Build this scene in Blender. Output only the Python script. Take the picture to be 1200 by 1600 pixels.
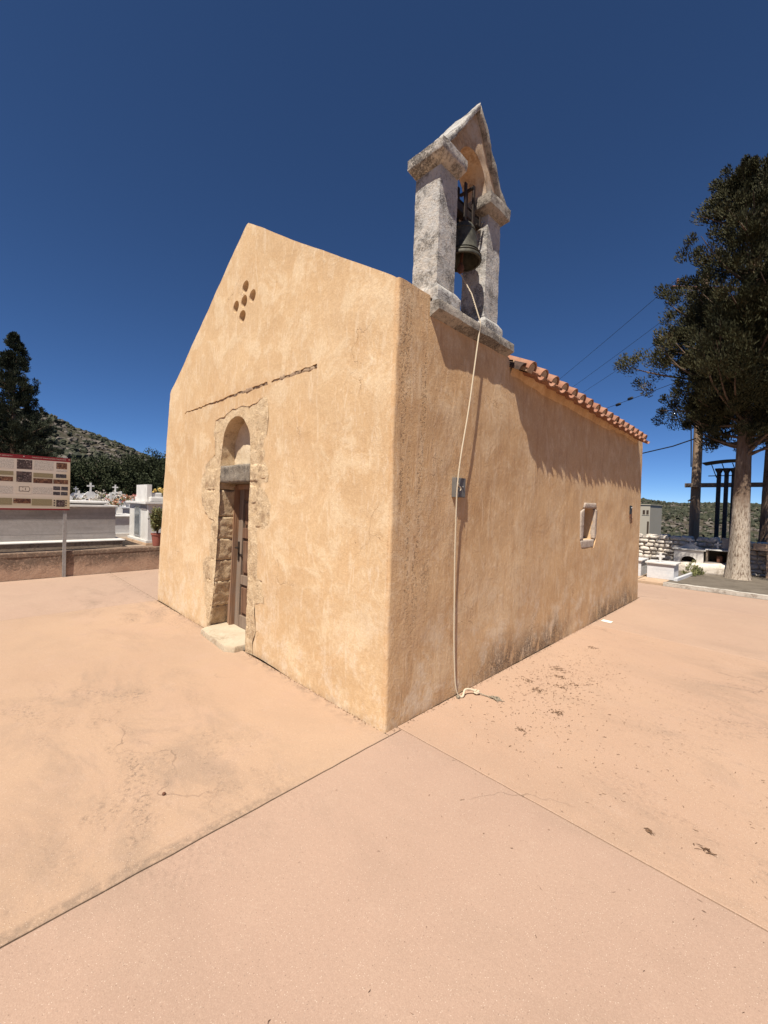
import bpy, bmesh, math, random
import numpy as np
from mathutils import Vector, Matrix, noise
from mathutils.geometry import delaunay_2d_cdt
random.seed(7); rng = np.random.default_rng(7)
for o in list(bpy.data.objects): bpy.data.objects.remove(o)
scene = bpy.context.scene
COL = scene.collection

# ------------------------------------------------------------------ camera, sky, sun, exposure
CAM = Vector((1.9708, -2.0637, 1.6))
cd = bpy.data.cameras.new('camera'); cam = bpy.data.objects.new('camera', cd); COL.objects.link(cam)
cd.sensor_fit = 'VERTICAL'; cd.sensor_height = 24.0; cd.lens = 24.0 * 642.87 / 1600.0
cd.clip_start = 0.05; cd.clip_end = 6000
_R = Vector((0.70921215, 0.70431337, 0.03099705)); _U = Vector((-0.03578323, -0.00794862, 0.99932796)); _F = Vector((-0.70408642, 0.7098447, -0.01956535))
cam.matrix_world = Matrix(((_R.x, _U.x, -_F.x, CAM.x), (_R.y, _U.y, -_F.y, CAM.y), (_R.z, _U.z, -_F.z, CAM.z), (0, 0, 0, 1)))
scene.camera = cam
SUN_TO = Vector((0.215, -0.565, 1.0)).normalized()          # towards the sun
sd = bpy.data.lights.new('sun', 'SUN'); sun = bpy.data.objects.new('sun', sd); COL.objects.link(sun)
sd.energy = 5.0; sd.angle = math.radians(0.53); sd.color = (1.0, 0.93, 0.82)
sun.rotation_euler = SUN_TO.to_track_quat('Z', 'Y').to_euler(); sun.location = (6, -20, 30)
world = bpy.data.worlds.new('World'); scene.world = world; world.use_nodes = True
wt = world.node_tree; bg = wt.nodes['Background']
sky = wt.nodes.new('ShaderNodeTexSky'); sky.sky_type = 'NISHITA'; sky.sun_disc = False
sky.sun_elevation = math.asin(SUN_TO.z); sky.sun_rotation = math.atan2(SUN_TO.x, SUN_TO.y)
sky.altitude = 6000; sky.air_density = 1.0; sky.dust_density = 1.6; sky.ozone_density = 8.0
hs = wt.nodes.new('ShaderNodeHueSaturation'); hs.inputs['Saturation'].default_value = 1.05; wt.links.new(sky.outputs[0], hs.inputs['Color']); wt.links.new(hs.outputs[0], bg.inputs[0]); bg.inputs[1].default_value = 0.068
vs = scene.view_settings; vs.view_transform = 'Standard'; vs.look = 'None'; vs.exposure = 0.70; vs.gamma = 1.0; vs.use_curve_mapping = False
scene.render.engine = 'CYCLES'; scene.cycles.max_bounces = 8; scene.cycles.diffuse_bounces = 5
scene.render.resolution_x = 768; scene.render.resolution_y = 1024

# ------------------------------------------------------------------ material helpers
class NT:
    def __init__(s, name):
        s.m = bpy.data.materials.new(name); s.m.use_nodes = True; s.t = s.m.node_tree
        s.b = s.t.nodes['Principled BSDF']; s.out = s.t.nodes['Material Output']
        s.geo = s.t.nodes.new('ShaderNodeNewGeometry'); s.pos = s.geo.outputs['Position']
    def n(s, typ, **kw):
        nd = s.t.nodes.new(typ)
        for k, v in kw.items(): setattr(nd, k, v)
        return nd
    def l(s, a, b): s.t.links.new(a, b)
    def _in(s, sock, v):
        if v is None: return
        if hasattr(v, 'is_output') or isinstance(v, bpy.types.NodeSocket): s.l(v, sock)
        else:
            if isinstance(v, (tuple, list)) and len(v) == 3 and sock.type == 'RGBA': v = (*v, 1)
            sock.default_value = v
    def mapv(s, scale, vec=None, loc=(0, 0, 0), rot=(0, 0, 0)):
        nd = s.n('ShaderNodeMapping'); s._in(nd.inputs[0], vec if vec is not None else s.pos)
        nd.inputs['Location'].default_value = loc; nd.inputs['Rotation'].default_value = rot
        nd.inputs['Scale'].default_value = scale if isinstance(scale, tuple) else (scale,) * 3
        return nd.outputs[0]
    def noise(s, scale, detail=4, rough=0.55, vec=None, dist=0.0, loc=None):
        nd = s.n('ShaderNodeTexNoise')
        v = vec if vec is not None else s.pos
        if isinstance(scale, tuple): v = s.mapv(scale, v, loc or (0, 0, 0)); scale = 1.0
        elif loc: v = s.mapv(1.0, v, loc)
        s._in(nd.inputs['Vector'], v)
        nd.inputs['Scale'].default_value = scale; nd.inputs['Detail'].default_value = detail
        nd.inputs['Roughness'].default_value = rough; nd.inputs['Distortion'].default_value = dist
        return nd.outputs['Fac']
    def voro(s, scale, feature='F1', vec=None, out='Distance'):
        nd = s.n('ShaderNodeTexVoronoi', feature=feature); v = vec if vec is not None else s.pos
        if isinstance(scale, tuple): v = s.mapv(scale, v); scale = 1.0
        s._in(nd.inputs['Vector'], v); nd.inputs['Scale'].default_value = scale
        return nd.outputs[out]
    def ramp(s, fac, lo, hi, a=0.0, b=1.0):
        nd = s.n('ShaderNodeMapRange'); nd.clamp = True
        s._in(nd.inputs[0], fac)
        for i, v in enumerate((lo, hi, a, b)): nd.inputs[1 + i].default_value = v
        return nd.outputs[0]
    def math(s, op, a, b=None):
        nd = s.n('ShaderNodeMath', operation=op); s._in(nd.inputs[0], a)
        if b is not None: s._in(nd.inputs[1], b)
        return nd.outputs[0]
    def mul(s, *a):
        r = a[0]
        for b in a[1:]: r = s.math('MULTIPLY', r, b)
        return r
    def mix(s, fac, a, b, mode='MIX'):
        nd = s.n('ShaderNodeMix', data_type='RGBA', blend_type=mode)
        s._in(nd.inputs[0], fac); s._in(nd.inputs[6], a); s._in(nd.inputs[7], b)
        return nd.outputs[2]
    def sep(s, vec=None):
        nd = s.n('ShaderNodeSeparateXYZ'); s._in(nd.inputs[0], vec if vec is not None else s.pos); return nd.outputs
    def band(s, v, lo, hi, soft):
        return s.mul(s.ramp(v, lo - soft, lo + soft), s.ramp(v, hi - soft, hi + soft, 1, 0))
    def bump(s, h, strength=0.3, dist=0.01, normal=None):
        nd = s.n('ShaderNodeBump'); nd.inputs['Strength'].default_value = strength; nd.inputs['Distance'].default_value = dist
        s._in(nd.inputs['Height'], h)
        if normal is not None: s.l(normal, nd.inputs['Normal'])
        return nd.outputs[0]
    def done(s, col, rough=0.85, normal=None, metal=0.0, spec=0.3, **kw):
        s._in(s.b.inputs['Base Color'], col); s._in(s.b.inputs['Roughness'], rough); s._in(s.b.inputs['Metallic'], metal)
        s.b.inputs['Specular IOR Level'].default_value = spec
        if normal is not None: s.l(normal, s.b.inputs['Normal'])
        return s.m

M = {}
def build_materials():
    # ---- ochre lime plaster
    k = NT('plaster'); x, y, z = k.sep()
    big = k.noise(0.75, 4, 0.55); mid = k.noise(2.3, 9, 0.72, dist=0.5); fine = k.noise(38, 7, 0.78); mot = k.noise((15, 15, 10), 8, 0.78, dist=0.8, loc=(4, 8, 1)); spk = k.noise(95, 4, 0.75)
    streak = k.noise((5, 5, 0.9), 8, 0.72, dist=0.5); streak2 = k.noise((11, 11, 2.0), 8, 0.72, loc=(3, 1, 0), dist=0.5); trow = k.noise((9, 9, 2.4), 5, 0.6, dist=1.6, loc=(1, 1, 7))
    c = k.mix(k.ramp(big, 0.38, 0.62), (0.545, 0.372, 0.208), (0.59, 0.42, 0.248))
    c = k.mix(k.mul(k.ramp(mid, 0.50, 0.58), 0.75), c, (0.655, 0.51, 0.335))
    c = k.mix(k.mul(k.ramp(k.noise(1.5, 8, 0.7, loc=(7, 3, 5), dist=0.4), 0.52, 0.64), 0.5), c, (0.525, 0.335, 0.172))
    c = k.mix(k.mul(k.ramp(trow, 0.55, 0.66), 0.6), c, (0.67, 0.53, 0.365)); c = k.mix(k.mul(k.ramp(k.noise((22, 22, 6), 6, 0.75, dist=1.2, loc=(2, 9, 4)), 0.56, 0.66), k.ramp(k.noise(1.1, 4, loc=(3, 3, 9)), 0.42, 0.58), 0.6), c, (0.69, 0.56, 0.41))
    side = k.ramp(x, -0.05, -0.03)                                   # side wall mask, for its weathering and its shade tint
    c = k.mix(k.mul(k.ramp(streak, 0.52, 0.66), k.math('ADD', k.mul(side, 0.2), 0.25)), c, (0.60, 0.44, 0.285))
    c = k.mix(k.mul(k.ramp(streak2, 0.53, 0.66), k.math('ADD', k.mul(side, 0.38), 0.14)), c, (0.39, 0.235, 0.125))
    c = k.mix(k.mul(side, 0.55), c, k.mix(1.0, c, (0.90, 0.79, 0.70), 'MULTIPLY'))  # side wall darker and redder: its shade and ground bounce put into colour
    # pale bloom low on both walls
    low = k.ramp(z, 1.1, 0.2)
    pale = k.mul(low, k.ramp(k.noise(3.6, 9, 0.75, loc=(1, 7, 3)), 0.50, 0.60), 0.75)
    c = k.mix(pale, c, (0.65, 0.53, 0.39))
    # black mould at the foot of the side wall
    ym = k.math('ADD', k.band(y, 1.25, 3.2, 0.3), k.band(y, 4.2, 6.5, 0.3))
    mould = k.mul(side, ym, k.ramp(k.math('ADD', z, k.mul(k.noise((2.5, 2.5, 1), 4), 0.4)), 0.58, 0.30), k.ramp(k.noise((8, 8, 3.2), 8, 0.75), 0.41, 0.49), k.ramp(k.noise(60, 4, 0.7), 0.36, 0.5))
    c = k.mix(k.mul(mould, 0.85), c, (0.075, 0.058, 0.045))
    foot = k.mul(k.ramp(k.math('ADD', z, k.mul(k.noise(7, 6, 0.7), 0.12)), 0.13, 0.04), k.ramp(k.noise(16, 6), 0.36, 0.55)); c = k.mix(k.mul(foot, 0.5), c, (0.27, 0.17, 0.10))
    # pitted vertical cracks near the corner and below the bell tower
    cor = k.mul(side, k.band(y, 0.02, 0.42, 0.04), k.band(z, 0.7, 3.2, 0.2), k.ramp(k.noise((14, 14, 0.5), 3, 0.5, loc=(0, 2.3, 0)), 0.49, 0.58))
    pits = k.mul(cor, k.ramp(k.noise(46, 3, 0.7), 0.52, 0.60))
    stain = k.mul(side, k.band(y, 0.33, 0.44, 0.02), k.band(z, 0.95, 1.15, 0.08), k.ramp(k.noise(70, 3), 0.45, 0.55))
    top_dark = k.mul(side, k.band(y, 1.55, 6.5, 0.15), k.ramp(k.math('ADD', z, k.mul(k.noise((6, 6, 1.5), 4), 0.5)), 2.75, 3.1), k.ramp(k.noise((5, 5, 2.2), 6, 0.65, loc=(2, 0, 5)), 0.46, 0.6))
    c = k.mix(k.mul(top_dark, 0.6), c, (0.33, 0.19, 0.10))  # browner blotches towards the wall top, along the eave
    # hairline cracks
    vm = k.n('ShaderNodeVectorMath', operation='ADD'); k.l(k.pos, vm.inputs[0]); nv = k.n('ShaderNodeTexNoise'); nv.inputs['Scale'].default_value = 2.6; nv.inputs['Detail'].default_value = 6; k.l(k.pos, nv.inputs['Vector']); k.l(nv.outputs['Color'], vm.inputs[1])
    crack = k.mul(k.ramp(k.voro(1.15, 'DISTANCE_TO_EDGE', vec=vm.outputs[0]), 0.006, 0.0015), k.ramp(k.noise(1.9, 4, loc=(8, 8, 8)), 0.56, 0.64))
    c = k.mix(k.mul(k.math('MAXIMUM', pits, stain), 0.6), c, (0.15, 0.10, 0.065)); c = k.mix(k.mul(crack, 0.6), c, (0.22, 0.13, 0.075))
    c = k.mix(k.mul(k.ramp(mot, 0.53, 0.66), 0.32), c, (0.69, 0.55, 0.375)); c = k.mix(k.mul(k.ramp(mot, 0.46, 0.34), 0.28), c, (0.43, 0.27, 0.14))
    c = k.mix(k.ramp(fine, 0.38, 0.60, 0.30, 0.0), c, (0.36, 0.22, 0.115)); c = k.mix(k.ramp(fine, 0.58, 0.74, 0.0, 0.3), c, (0.72, 0.58, 0.41))
    c = k.mix(k.ramp(spk, 0.36, 0.30, 0.0, 0.6), c, (0.25, 0.15, 0.085))
    h = k.math('ADD', k.math('ADD', k.mul(mid, 0.9), k.mul(fine, 0.34)), k.math('SUBTRACT', k.mul(spk, 0.14), k.mul(pits, 0.5)))
    h = k.math('ADD', h, k.math('ADD', k.mul(mot, 0.4), k.math('SUBTRACT', k.mul(trow, 0.6), k.mul(crack, 0.5))))
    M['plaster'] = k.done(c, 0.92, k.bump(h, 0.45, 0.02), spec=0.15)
    # ---- pink concrete slabs
    k = NT('pavement_concrete'); oi = k.n('ShaderNodeObjectInfo')
    big = k.noise(0.55, 6, 0.6); mid = k.noise(2.6, 8, 0.68, dist=0.4); fine = k.noise(70, 5, 0.75)
    c = k.mix(k.ramp(big, 0.35, 0.66), (0.362, 0.246, 0.182), (0.398, 0.276, 0.202))
    c = k.mix(1.0, c, oi.outputs['Color'], 'MULTIPLY')
    c = k.mix(k.mul(k.ramp(mid, 0.50, 0.68), 0.4), c, (0.395, 0.268, 0.198))
    c = k.mix(k.mul(k.ramp(k.noise((0.7, 1.3, 1), 8, 0.72, dist=0.8, loc=(4, 1, 0)), 0.55, 0.72), 0.3), c, (0.27, 0.185, 0.13))
    px_, py_, pz_ = k.sep()
    zone = k.math('MAXIMUM', k.mul(k.band(py_, -1.9, -0.75, 0.25), k.band(px_, -2.6, 0.1, 0.3)), k.math('MAXIMUM', k.mul(k.band(py_, -1.0, -0.02, 0.2), k.band(px_, -6.5, -3.2, 0.5)), k.mul(k.band(px_, 1.4, 3.4, 0.4), k.band(py_, 0.2, 4.2, 0.4))))
    dirt = k.mul(zone, k.ramp(k.noise((1.1, 2.3, 1), 6, 0.7, loc=(2.2, 0.7, 0), dist=0.7), 0.49, 0.62), k.ramp(k.noise(36, 6, 0.8), 0.48, 0.60))
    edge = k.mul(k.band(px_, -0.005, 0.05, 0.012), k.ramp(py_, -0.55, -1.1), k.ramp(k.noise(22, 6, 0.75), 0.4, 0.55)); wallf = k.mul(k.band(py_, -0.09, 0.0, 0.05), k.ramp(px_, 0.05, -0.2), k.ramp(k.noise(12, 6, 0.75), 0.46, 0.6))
    soft = k.mul(k.math('ADD', k.mul(zone, 0.55), 0.18), k.ramp(k.noise((0.9, 1.7, 1), 9, 0.75, loc=(6, 2, 0), dist=0.5), 0.50, 0.62)); c = k.mix(k.mul(soft, 0.75), c, (0.235, 0.172, 0.125))
    blot = k.mul(k.ramp(k.noise(4.5, 8, 0.8, loc=(3, 5, 0)), 0.55, 0.66), 0.35); c = k.mix(blot, c, (0.42, 0.30, 0.225))
    vm2 = k.n('ShaderNodeVectorMath', operation='ADD'); k.l(k.pos, vm2.inputs[0]); nv2 = k.n('ShaderNodeTexNoise'); nv2.inputs['Scale'].default_value = 1.6; nv2.inputs['Detail'].default_value = 7; k.l(k.pos, nv2.inputs['Vector']); k.l(nv2.outputs['Color'], vm2.inputs[1])
    pcr = k.mul(k.ramp(k.voro(0.42, 'DISTANCE_TO_EDGE', vec=vm2.outputs[0]), 0.0035, 0.0012), k.ramp(k.noise(0.8, 4, loc=(1, 4, 2)), 0.55, 0.62)); c = k.mix(k.mul(pcr, 0.55), c, (0.13, 0.09, 0.065))
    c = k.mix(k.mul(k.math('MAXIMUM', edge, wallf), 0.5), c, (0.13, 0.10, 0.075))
    c = k.mix(k.mul(dirt, 0.7), c, (0.095, 0.072, 0.055))
    c = k.mix(k.ramp(fine, 0.32, 0.7, 0.0, 0.3), c, (0.215, 0.14, 0.10)); grn = k.noise(210, 4, 0.8); c = k.mix(k.ramp(grn, 0.54, 0.68, 0.0, 0.5), c, (0.52, 0.39, 0.30)); c = k.mix(k.ramp(grn, 0.46, 0.34, 0.0, 0.45), c, (0.21, 0.135, 0.098))
    sp = k.voro(150, 'F1'); spc = k.voro(150, 'F1', out='Color'); r, g, b = k.sep(spc)
    spark = k.mul(k.ramp(sp, 0.30, 0.16), k.ramp(r, 0.80, 0.86))
    c = k.mix(k.mul(spark, 0.62), c, (0.60, 0.48, 0.38))
    dk = k.mul(k.ramp(sp, 0.33, 0.18), k.ramp(g, 0.93, 0.96)); c = k.mix(k.mul(dk, 0.6), c, (0.10, 0.065, 0.045))
    h = k.math('ADD', k.math('ADD', k.mul(k.noise(9, 5), 0.6), k.mul(fine, 0.35)), k.mul(spark, 0.3))
    M['pavement'] = k.done(c, k.ramp(mid, 0.3, 0.7, 0.72, 0.9), k.bump(h, 0.3, 0.006), spec=0.25)
    # ---- generic rock-like stone builder
    def stone(name, c1, c2, dark, pit=0.5, bump=0.5, scale=1.0, vein=None, lt=0.52):
        k = NT(name); a = k.noise(5 * scale, 8, 0.68, dist=0.5); b = k.noise(30 * scale, 6, 0.75); p = k.noise(75 * scale, 4, 0.7)
        c = k.mix(k.ramp(a, 0.35, 0.65), c1, c2)
        hole = k.ramp(b, 0.47, 0.36)
        if vein:
            v = k.noise((4, 4, 9), 6, 0.6, dist=1.3, loc=(0, 0, 2)); vv = k.ramp(k.math('ABSOLUTE', k.math('SUBTRACT', v, 0.5)), 0.06, 0.0)
            c = k.mix(k.mul(vv, 0.55), c, vein)
        lich = k.mul(k.ramp(k.noise(3.1 * scale, 9, 0.78, loc=(5, 2, 8)), lt, lt + 0.08), k.ramp(p, 0.36, 0.5))
        c = k.mix(k.mul(lich, 0.75), c, dark)
        c = k.mix(k.mul(hole, pit), c, dark)
        c = k.mix(k.ramp(p, 0.4, 0.8, 0, 0.25), c, dark)
        h = k.math('ADD', k.mul(a, 0.8), k.math('ADD', k.mul(b, 0.6), k.mul(p, 0.2)))
        return k.done(c, 0.9, k.bump(h, bump, 0.02), spec=0.2)
    M['tower_stone'] = stone('tower_stone', (0.35, 0.335, 0.312), (0.50, 0.482, 0.455), (0.075, 0.067, 0.06), 0.45, 0.85, 1.2, (0.52, 0.455, 0.38), 0.485)
    M['tower_cap'] = stone('tower_cap_stone', (0.38, 0.35, 0.315), (0.52, 0.485, 0.44), (0.05, 0.043, 0.038), 0.5, 0.85, 1.0, (0.52, 0.45, 0.36), 0.47)
    M['tower_dark'] = stone('tower_weathered_stone', (0.28, 0.25, 0.215), (0.40, 0.35, 0.29), (0.06, 0.05, 0.042), 0.5, 0.8, 1.1, None, 0.485)
    M['tower_plaster'] = stone('tower_plaster', (0.48, 0.31, 0.17), (0.46, 0.40, 0.33), (0.25, 0.15, 0.08), 0.12, 0.3, 0.6)
    M['jamb_stone'] = stone('jamb_stone', (0.54, 0.385, 0.225), (0.68, 0.53, 0.345), (0.25, 0.16, 0.095), 0.6, 1.0, 1.9)
    M['niche_plaster'] = stone('niche_plaster', (0.56, 0.43, 0.28), (0.66, 0.54, 0.38), (0.36, 0.26, 0.17), 0.35, 0.6, 1.5)
    M['grey_stone'] = stone('grey_stone', (0.20, 0.165, 0.125), (0.31, 0.265, 0.21), (0.05, 0.045, 0.04), 0.8, 1.0, 2.2)
    M['win_stone'] = stone('window_stone', (0.36, 0.29, 0.235), (0.47, 0.39, 0.32), (0.20, 0.15, 0.115), 0.4, 0.6, 2.0)
    M['step_stone'] = stone('step_stone', (0.42, 0.34, 0.24), (0.50, 0.42, 0.31), (0.27, 0.20, 0.13), 0.18, 0.4, 0.8)
    M['groove_stone'] = stone('groove_stone', (0.30, 0.20, 0.13), (0.45, 0.32, 0.21), (0.10, 0.065, 0.045), 0.6, 0.9, 2.0)
    M['white_stone'] = stone('whitewashed_stone', (0.60, 0.53, 0.45), (0.70, 0.63, 0.545), (0.30, 0.245, 0.19), 0.2, 0.8, 0.8)
    M['kerb_stone'] = stone('kerb_stone', (0.44, 0.40, 0.345), (0.52, 0.48, 0.42), (0.17, 0.13, 0.10), 0.35, 0.8, 1.2)
    M['base_concrete'] = stone('base_concrete', (0.22, 0.175, 0.135), (0.30, 0.24, 0.185), (0.07, 0.055, 0.045), 0.4, 0.8, 0.8)
    M['beige'] = stone('beige_render', (0.42, 0.29, 0.19), (0.48, 0.34, 0.23), (0.24, 0.15, 0.10), 0.15, 0.4, 0.6)
    # ---- low boundary wall: pink render with dark weathered top and cracks
    k = NT('low_wall_render'); x, y, z = k.sep(); a = k.noise(2.4, 8, 0.7); b = k.noise(24, 6, 0.7)
    c = k.mix(k.ramp(a, 0.35, 0.65), (0.40, 0.26, 0.18), (0.47, 0.325, 0.23))
    top = k.mul(k.ramp(k.math('ADD', z, k.mul(k.noise((2.2, 2.2, 1), 7, 0.7), 0.5)), 0.42, 0.62), k.ramp(b, 0.28, 0.5))
    c = k.mix(k.mul(top, 0.85), c, (0.09, 0.07, 0.055))
    crk = k.mul(k.ramp(k.math('ABSOLUTE', k.math('SUBTRACT', k.noise(3.3, 6, 0.75, dist=0.9), 0.5)), 0.022, 0.006), k.ramp(z, 0.05, 0.22))
    c = k.mix(k.mul(crk, 0.75), c, (0.11, 0.08, 0.06)); c = k.mix(k.ramp(b, 0.35, 0.75, 0, 0.3), c, (0.28, 0.18, 0.12))
    M['low_wall'] = k.done(c, 0.92, k.bump(k.math('ADD', a, k.mul(b, 0.5)), 0.6, 0.02), spec=0.15)
    # ---- terracotta
    k = NT('terracotta'); oi = k.n('ShaderNodeObjectInfo'); a = k.noise(9, 6, 0.65); b = k.noise(60, 4, 0.7)
    c = k.mix(oi.outputs['Random'], (0.25, 0.112, 0.068), (0.33, 0.17, 0.108)); c = k.mix(k.mul(k.ramp(a, 0.45, 0.7), 0.5), c, (0.34, 0.215, 0.155))
    c = k.mix(k.mul(k.ramp(k.noise(14, 7, 0.75, loc=(3, 3, 3)), 0.53, 0.63), 0.65), c, (0.11, 0.075, 0.058)); c = k.mix(k.ramp(b, 0.4, 0.8, 0, 0.25), c, (0.25, 0.10, 0.05))
    M['terracotta'] = k.done(c, 0.85, k.bump(k.math('ADD', a, k.mul(b, 0.3)), 0.25, 0.006), spec=0.2)
    k = NT('dark_tile'); a = k.noise(12, 6, 0.7); M['dark_tile'] = k.done(k.mix(k.ramp(a, 0.4, 0.7), (0.035, 0.022, 0.017), (0.10, 0.06, 0.045)), 0.9, k.bump(a, 0.4, 0.01))
    # ---- wood
    def wood(name, c1, c2, c3, sc=(45, 45, 1.6)):
        k = NT(name); g = k.noise(sc, 6, 0.6, dist=0.4); a = k.noise(2.5, 5)
        c = k.mix(k.ramp(g, 0.35, 0.65), c1, c2); c = k.mix(k.mul(k.ramp(a, 0.45, 0.7), 0.6), c, c3)
        return k.done(c, 0.75, k.bump(g, 0.4, 0.004), spec=0.25)
    M['door_wood'] = wood('door_wood', (0.09, 0.045, 0.027), (0.18, 0.10, 0.06), (0.23, 0.155, 0.105))
    M['frame_wood'] = wood('door_frame_wood', (0.20, 0.105, 0.055), (0.33, 0.195, 0.115), (0.20, 0.15, 0.12))
    M['pale_wood'] = wood('door_stile_wood', (0.15, 0.105, 0.075), (0.24, 0.18, 0.135), (0.19, 0.16, 0.135))
    M['pole_wood'] = wood('pole_wood', (0.20, 0.135, 0.09), (0.31, 0.22, 0.15), (0.25, 0.17, 0.11), (20, 20, 1.0))
    M['beam_wood'] = wood('beam_wood', (0.12, 0.09, 0.07), (0.20, 0.155, 0.12), (0.17, 0.13, 0.10), (1.2, 30, 30))
    # ---- metals
    def metal(name, c1, c2, rough, metal, sc=14):
        k = NT(name); a = k.noise(sc, 6, 0.7); return k.done(k.mix(k.ramp(a, 0.4, 0.62), c1, c2), rough, k.bump(a, 0.15, 0.004), metal=metal, spec=0.4)
    M['bronze'] = metal('bell_bronze', (0.035, 0.032, 0.024), (0.075, 0.072, 0.052), 0.7, 0.15, 22)
    M['iron'] = metal('black_iron', (0.018, 0.015, 0.013), (0.05, 0.03, 0.02), 0.65, 0.4)
    M['rust'] = metal('rusty_iron', (0.13, 0.055, 0.03), (0.07, 0.03, 0.02), 0.85, 0.1, 30)
    M['black_steel'] = metal('near_black_steel', (0.014, 0.017, 0.022), (0.028, 0.03, 0.034), 0.6, 0.2)  # near-black; on the post frame the crown's shade is in this colour
    M['steel'] = metal('galvanised_steel', (0.28, 0.265, 0.25), (0.36, 0.345, 0.33), 0.55, 0.5)
    M['grey_box'] = metal('grey_enamel', (0.115, 0.108, 0.10), (0.15, 0.14, 0.13), 0.55, 0.1, 8)
    M['alu'] = metal('aluminium', (0.40, 0.42, 0.44), (0.48, 0.50, 0.52), 0.4, 0.5)
    def plain(name, col, rough=0.8, var=0.15, sc=20, bump=0.2):
        k = NT(name); a = k.noise(sc, 5, 0.65); d = tuple(v * (1 - var) for v in col)
        return k.done(k.mix(k.ramp(a, 0.35, 0.65), d, col), rough, k.bump(a, bump, 0.005), spec=0.3)
    M['red_plastic'] = plain('faded_red_plastic', (0.26, 0.085, 0.06), 0.6); M['cable'] = plain('cable_black', (0.02, 0.02, 0.022), 0.6)
    M['paper'] = plain('paper', (0.80, 0.76, 0.66), 0.7, 0.05); M['soil'] = plain('soil', (0.20, 0.15, 0.10), 0.95, 0.4, 6, 0.8)
    M['white_paint'] = plain('white_paint', (0.58, 0.55, 0.51), 0.7, 0.12, 9); M['dark_inside'] = plain('dark_interior', (0.05, 0.035, 0.025), 0.9)
    M['bronze_urn'] = plain('black_marble', (0.015, 0.015, 0.017), 0.35, 0.3)
    M['pan_soil'] = plain('mortar', (0.42, 0.30, 0.20), 0.95, 0.3, 12, 0.6)
    k = NT('glass_dark'); M['glass'] = k.done((0.10, 0.115, 0.125), 0.12, spec=0.6)
    # rope
    k = NT('rope_fibre'); w = k.n('ShaderNodeTexWave', wave_type='BANDS', bands_direction='DIAGONAL'); w.inputs['Scale'].default_value = 60; w.inputs['Distortion'].default_value = 0.5; k.l(k.pos, w.inputs['Vector'])
    c = k.mix(w.outputs['Fac'], (0.46, 0.37, 0.26), (0.66, 0.57, 0.43)); M['rope'] = k.done(c, 0.9, k.bump(w.outputs['Fac'], 0.6, 0.004))
    M['rope_dirty'] = plain('frayed_rope', (0.33, 0.28, 0.21), 0.95, 0.55, 90, 0.8)
    # marble
    def marble(name, c1, c2, vein, sc=(0.6, 0.6, 7)):
        k = NT(name); a = k.noise(sc, 6, 0.6, dist=0.8); b = k.noise(5, 7, 0.7)
        c = k.mix(k.ramp(a, 0.35, 0.62), c1, c2); c = k.mix(k.mul(k.ramp(k.math('ABSOLUTE', k.math('SUBTRACT', b, 0.5)), 0.05, 0.0), 0.35), c, vein)
        c = k.mix(k.mul(k.ramp(k.noise(2.2, 8, 0.75, loc=(2, 2, 2)), 0.55, 0.7), 0.35), c, (0.35, 0.29, 0.23))
        return k.done(c, 0.5, spec=0.4)
    M['marble'] = marble('white_marble', (0.55, 0.53, 0.50), (0.63, 0.61, 0.58), (0.48, 0.46, 0.44), (3, 3, 3))
    M['grey_marble'] = marble('banded_grey_marble', (0.235, 0.208, 0.195), (0.30, 0.272, 0.258), (0.18, 0.16, 0.15))
    M['tomb_marble'] = marble('tomb_marble', (0.50, 0.50, 0.51), (0.60, 0.60, 0.605), (0.42, 0.42, 0.44), (1, 1, 9))
    # bark
    k = NT('bark'); x, y, z = k.sep(); a = k.noise((9, 9, 1.6), 7, 0.7, dist=0.5); b = k.noise((30, 30, 7), 5, 0.7)
    c = k.mix(k.ramp(a, 0.36, 0.66), (0.095, 0.062, 0.043), (0.21, 0.15, 0.11))
    # remains of lime-wash on the foot of the trunk
    lime = k.mul(k.ramp(k.math('ADD', z, k.mul(k.noise(2.5, 3), 0.5)), 2.1, 1.75), k.ramp(k.math('ADD', k.mul(a, 0.6), k.mul(b, 0.4)), 0.39, 0.47))
    M['bark'] = k.done(c, 0.95, k.bump(k.math('ADD', a, k.mul(b, 0.4)), 0.9, 0.04), spec=0.1)
    k2 = NT('limewashed_bark'); x, y, z = k2.sep(); a = k2.noise((11, 11, 1.8), 7, 0.72, dist=0.5); b = k2.noise((34, 34, 9), 5, 0.75)
    c = k2.mix(k2.ramp(a, 0.36, 0.66), (0.12, 0.08, 0.055), (0.25, 0.18, 0.13))
    lime = k2.mul(k2.ramp(k2.math('ADD', z, k2.mul(k2.noise(2.2, 3), 0.6)), 2.35, 1.9), k2.ramp(b, 0.40, 0.52))
    c = k2.mix(k2.mul(lime, 0.85), c, (0.53, 0.45, 0.36))
    M['lime_bark'] = k2.done(c, 0.95, k2.bump(k2.math('ADD', a, k2.mul(b, 0.5)), 1.0, 0.045), spec=0.1)
    # foliage with per-clump tint attribute
    def leaf(name, c1, c2, c3, trans=0.15):
        k = NT(name); at = k.n('ShaderNodeAttribute', attribute_name='tint'); r = at.outputs['Fac']
        c = k.mix(k.ramp(r, 0.0, 0.6), c1, c2); c = k.mix(k.ramp(r, 0.82, 0.98), c, c3)
        k.done(c, 0.75, spec=0.2)
        return k.m
    M['cypress'] = leaf('cypress_leaf', (0.018, 0.019, 0.008), (0.050, 0.048, 0.020), (0.115, 0.088, 0.045))
    M['cypress_far'] = leaf('dark_cypress_leaf', (0.020, 0.028, 0.016), (0.040, 0.047, 0.027), (0.068, 0.064, 0.038))
    M['olive'] = leaf('broad_leaf', (0.022, 0.030, 0.014), (0.044, 0.053, 0.024), (0.09, 0.083, 0.045))
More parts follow.
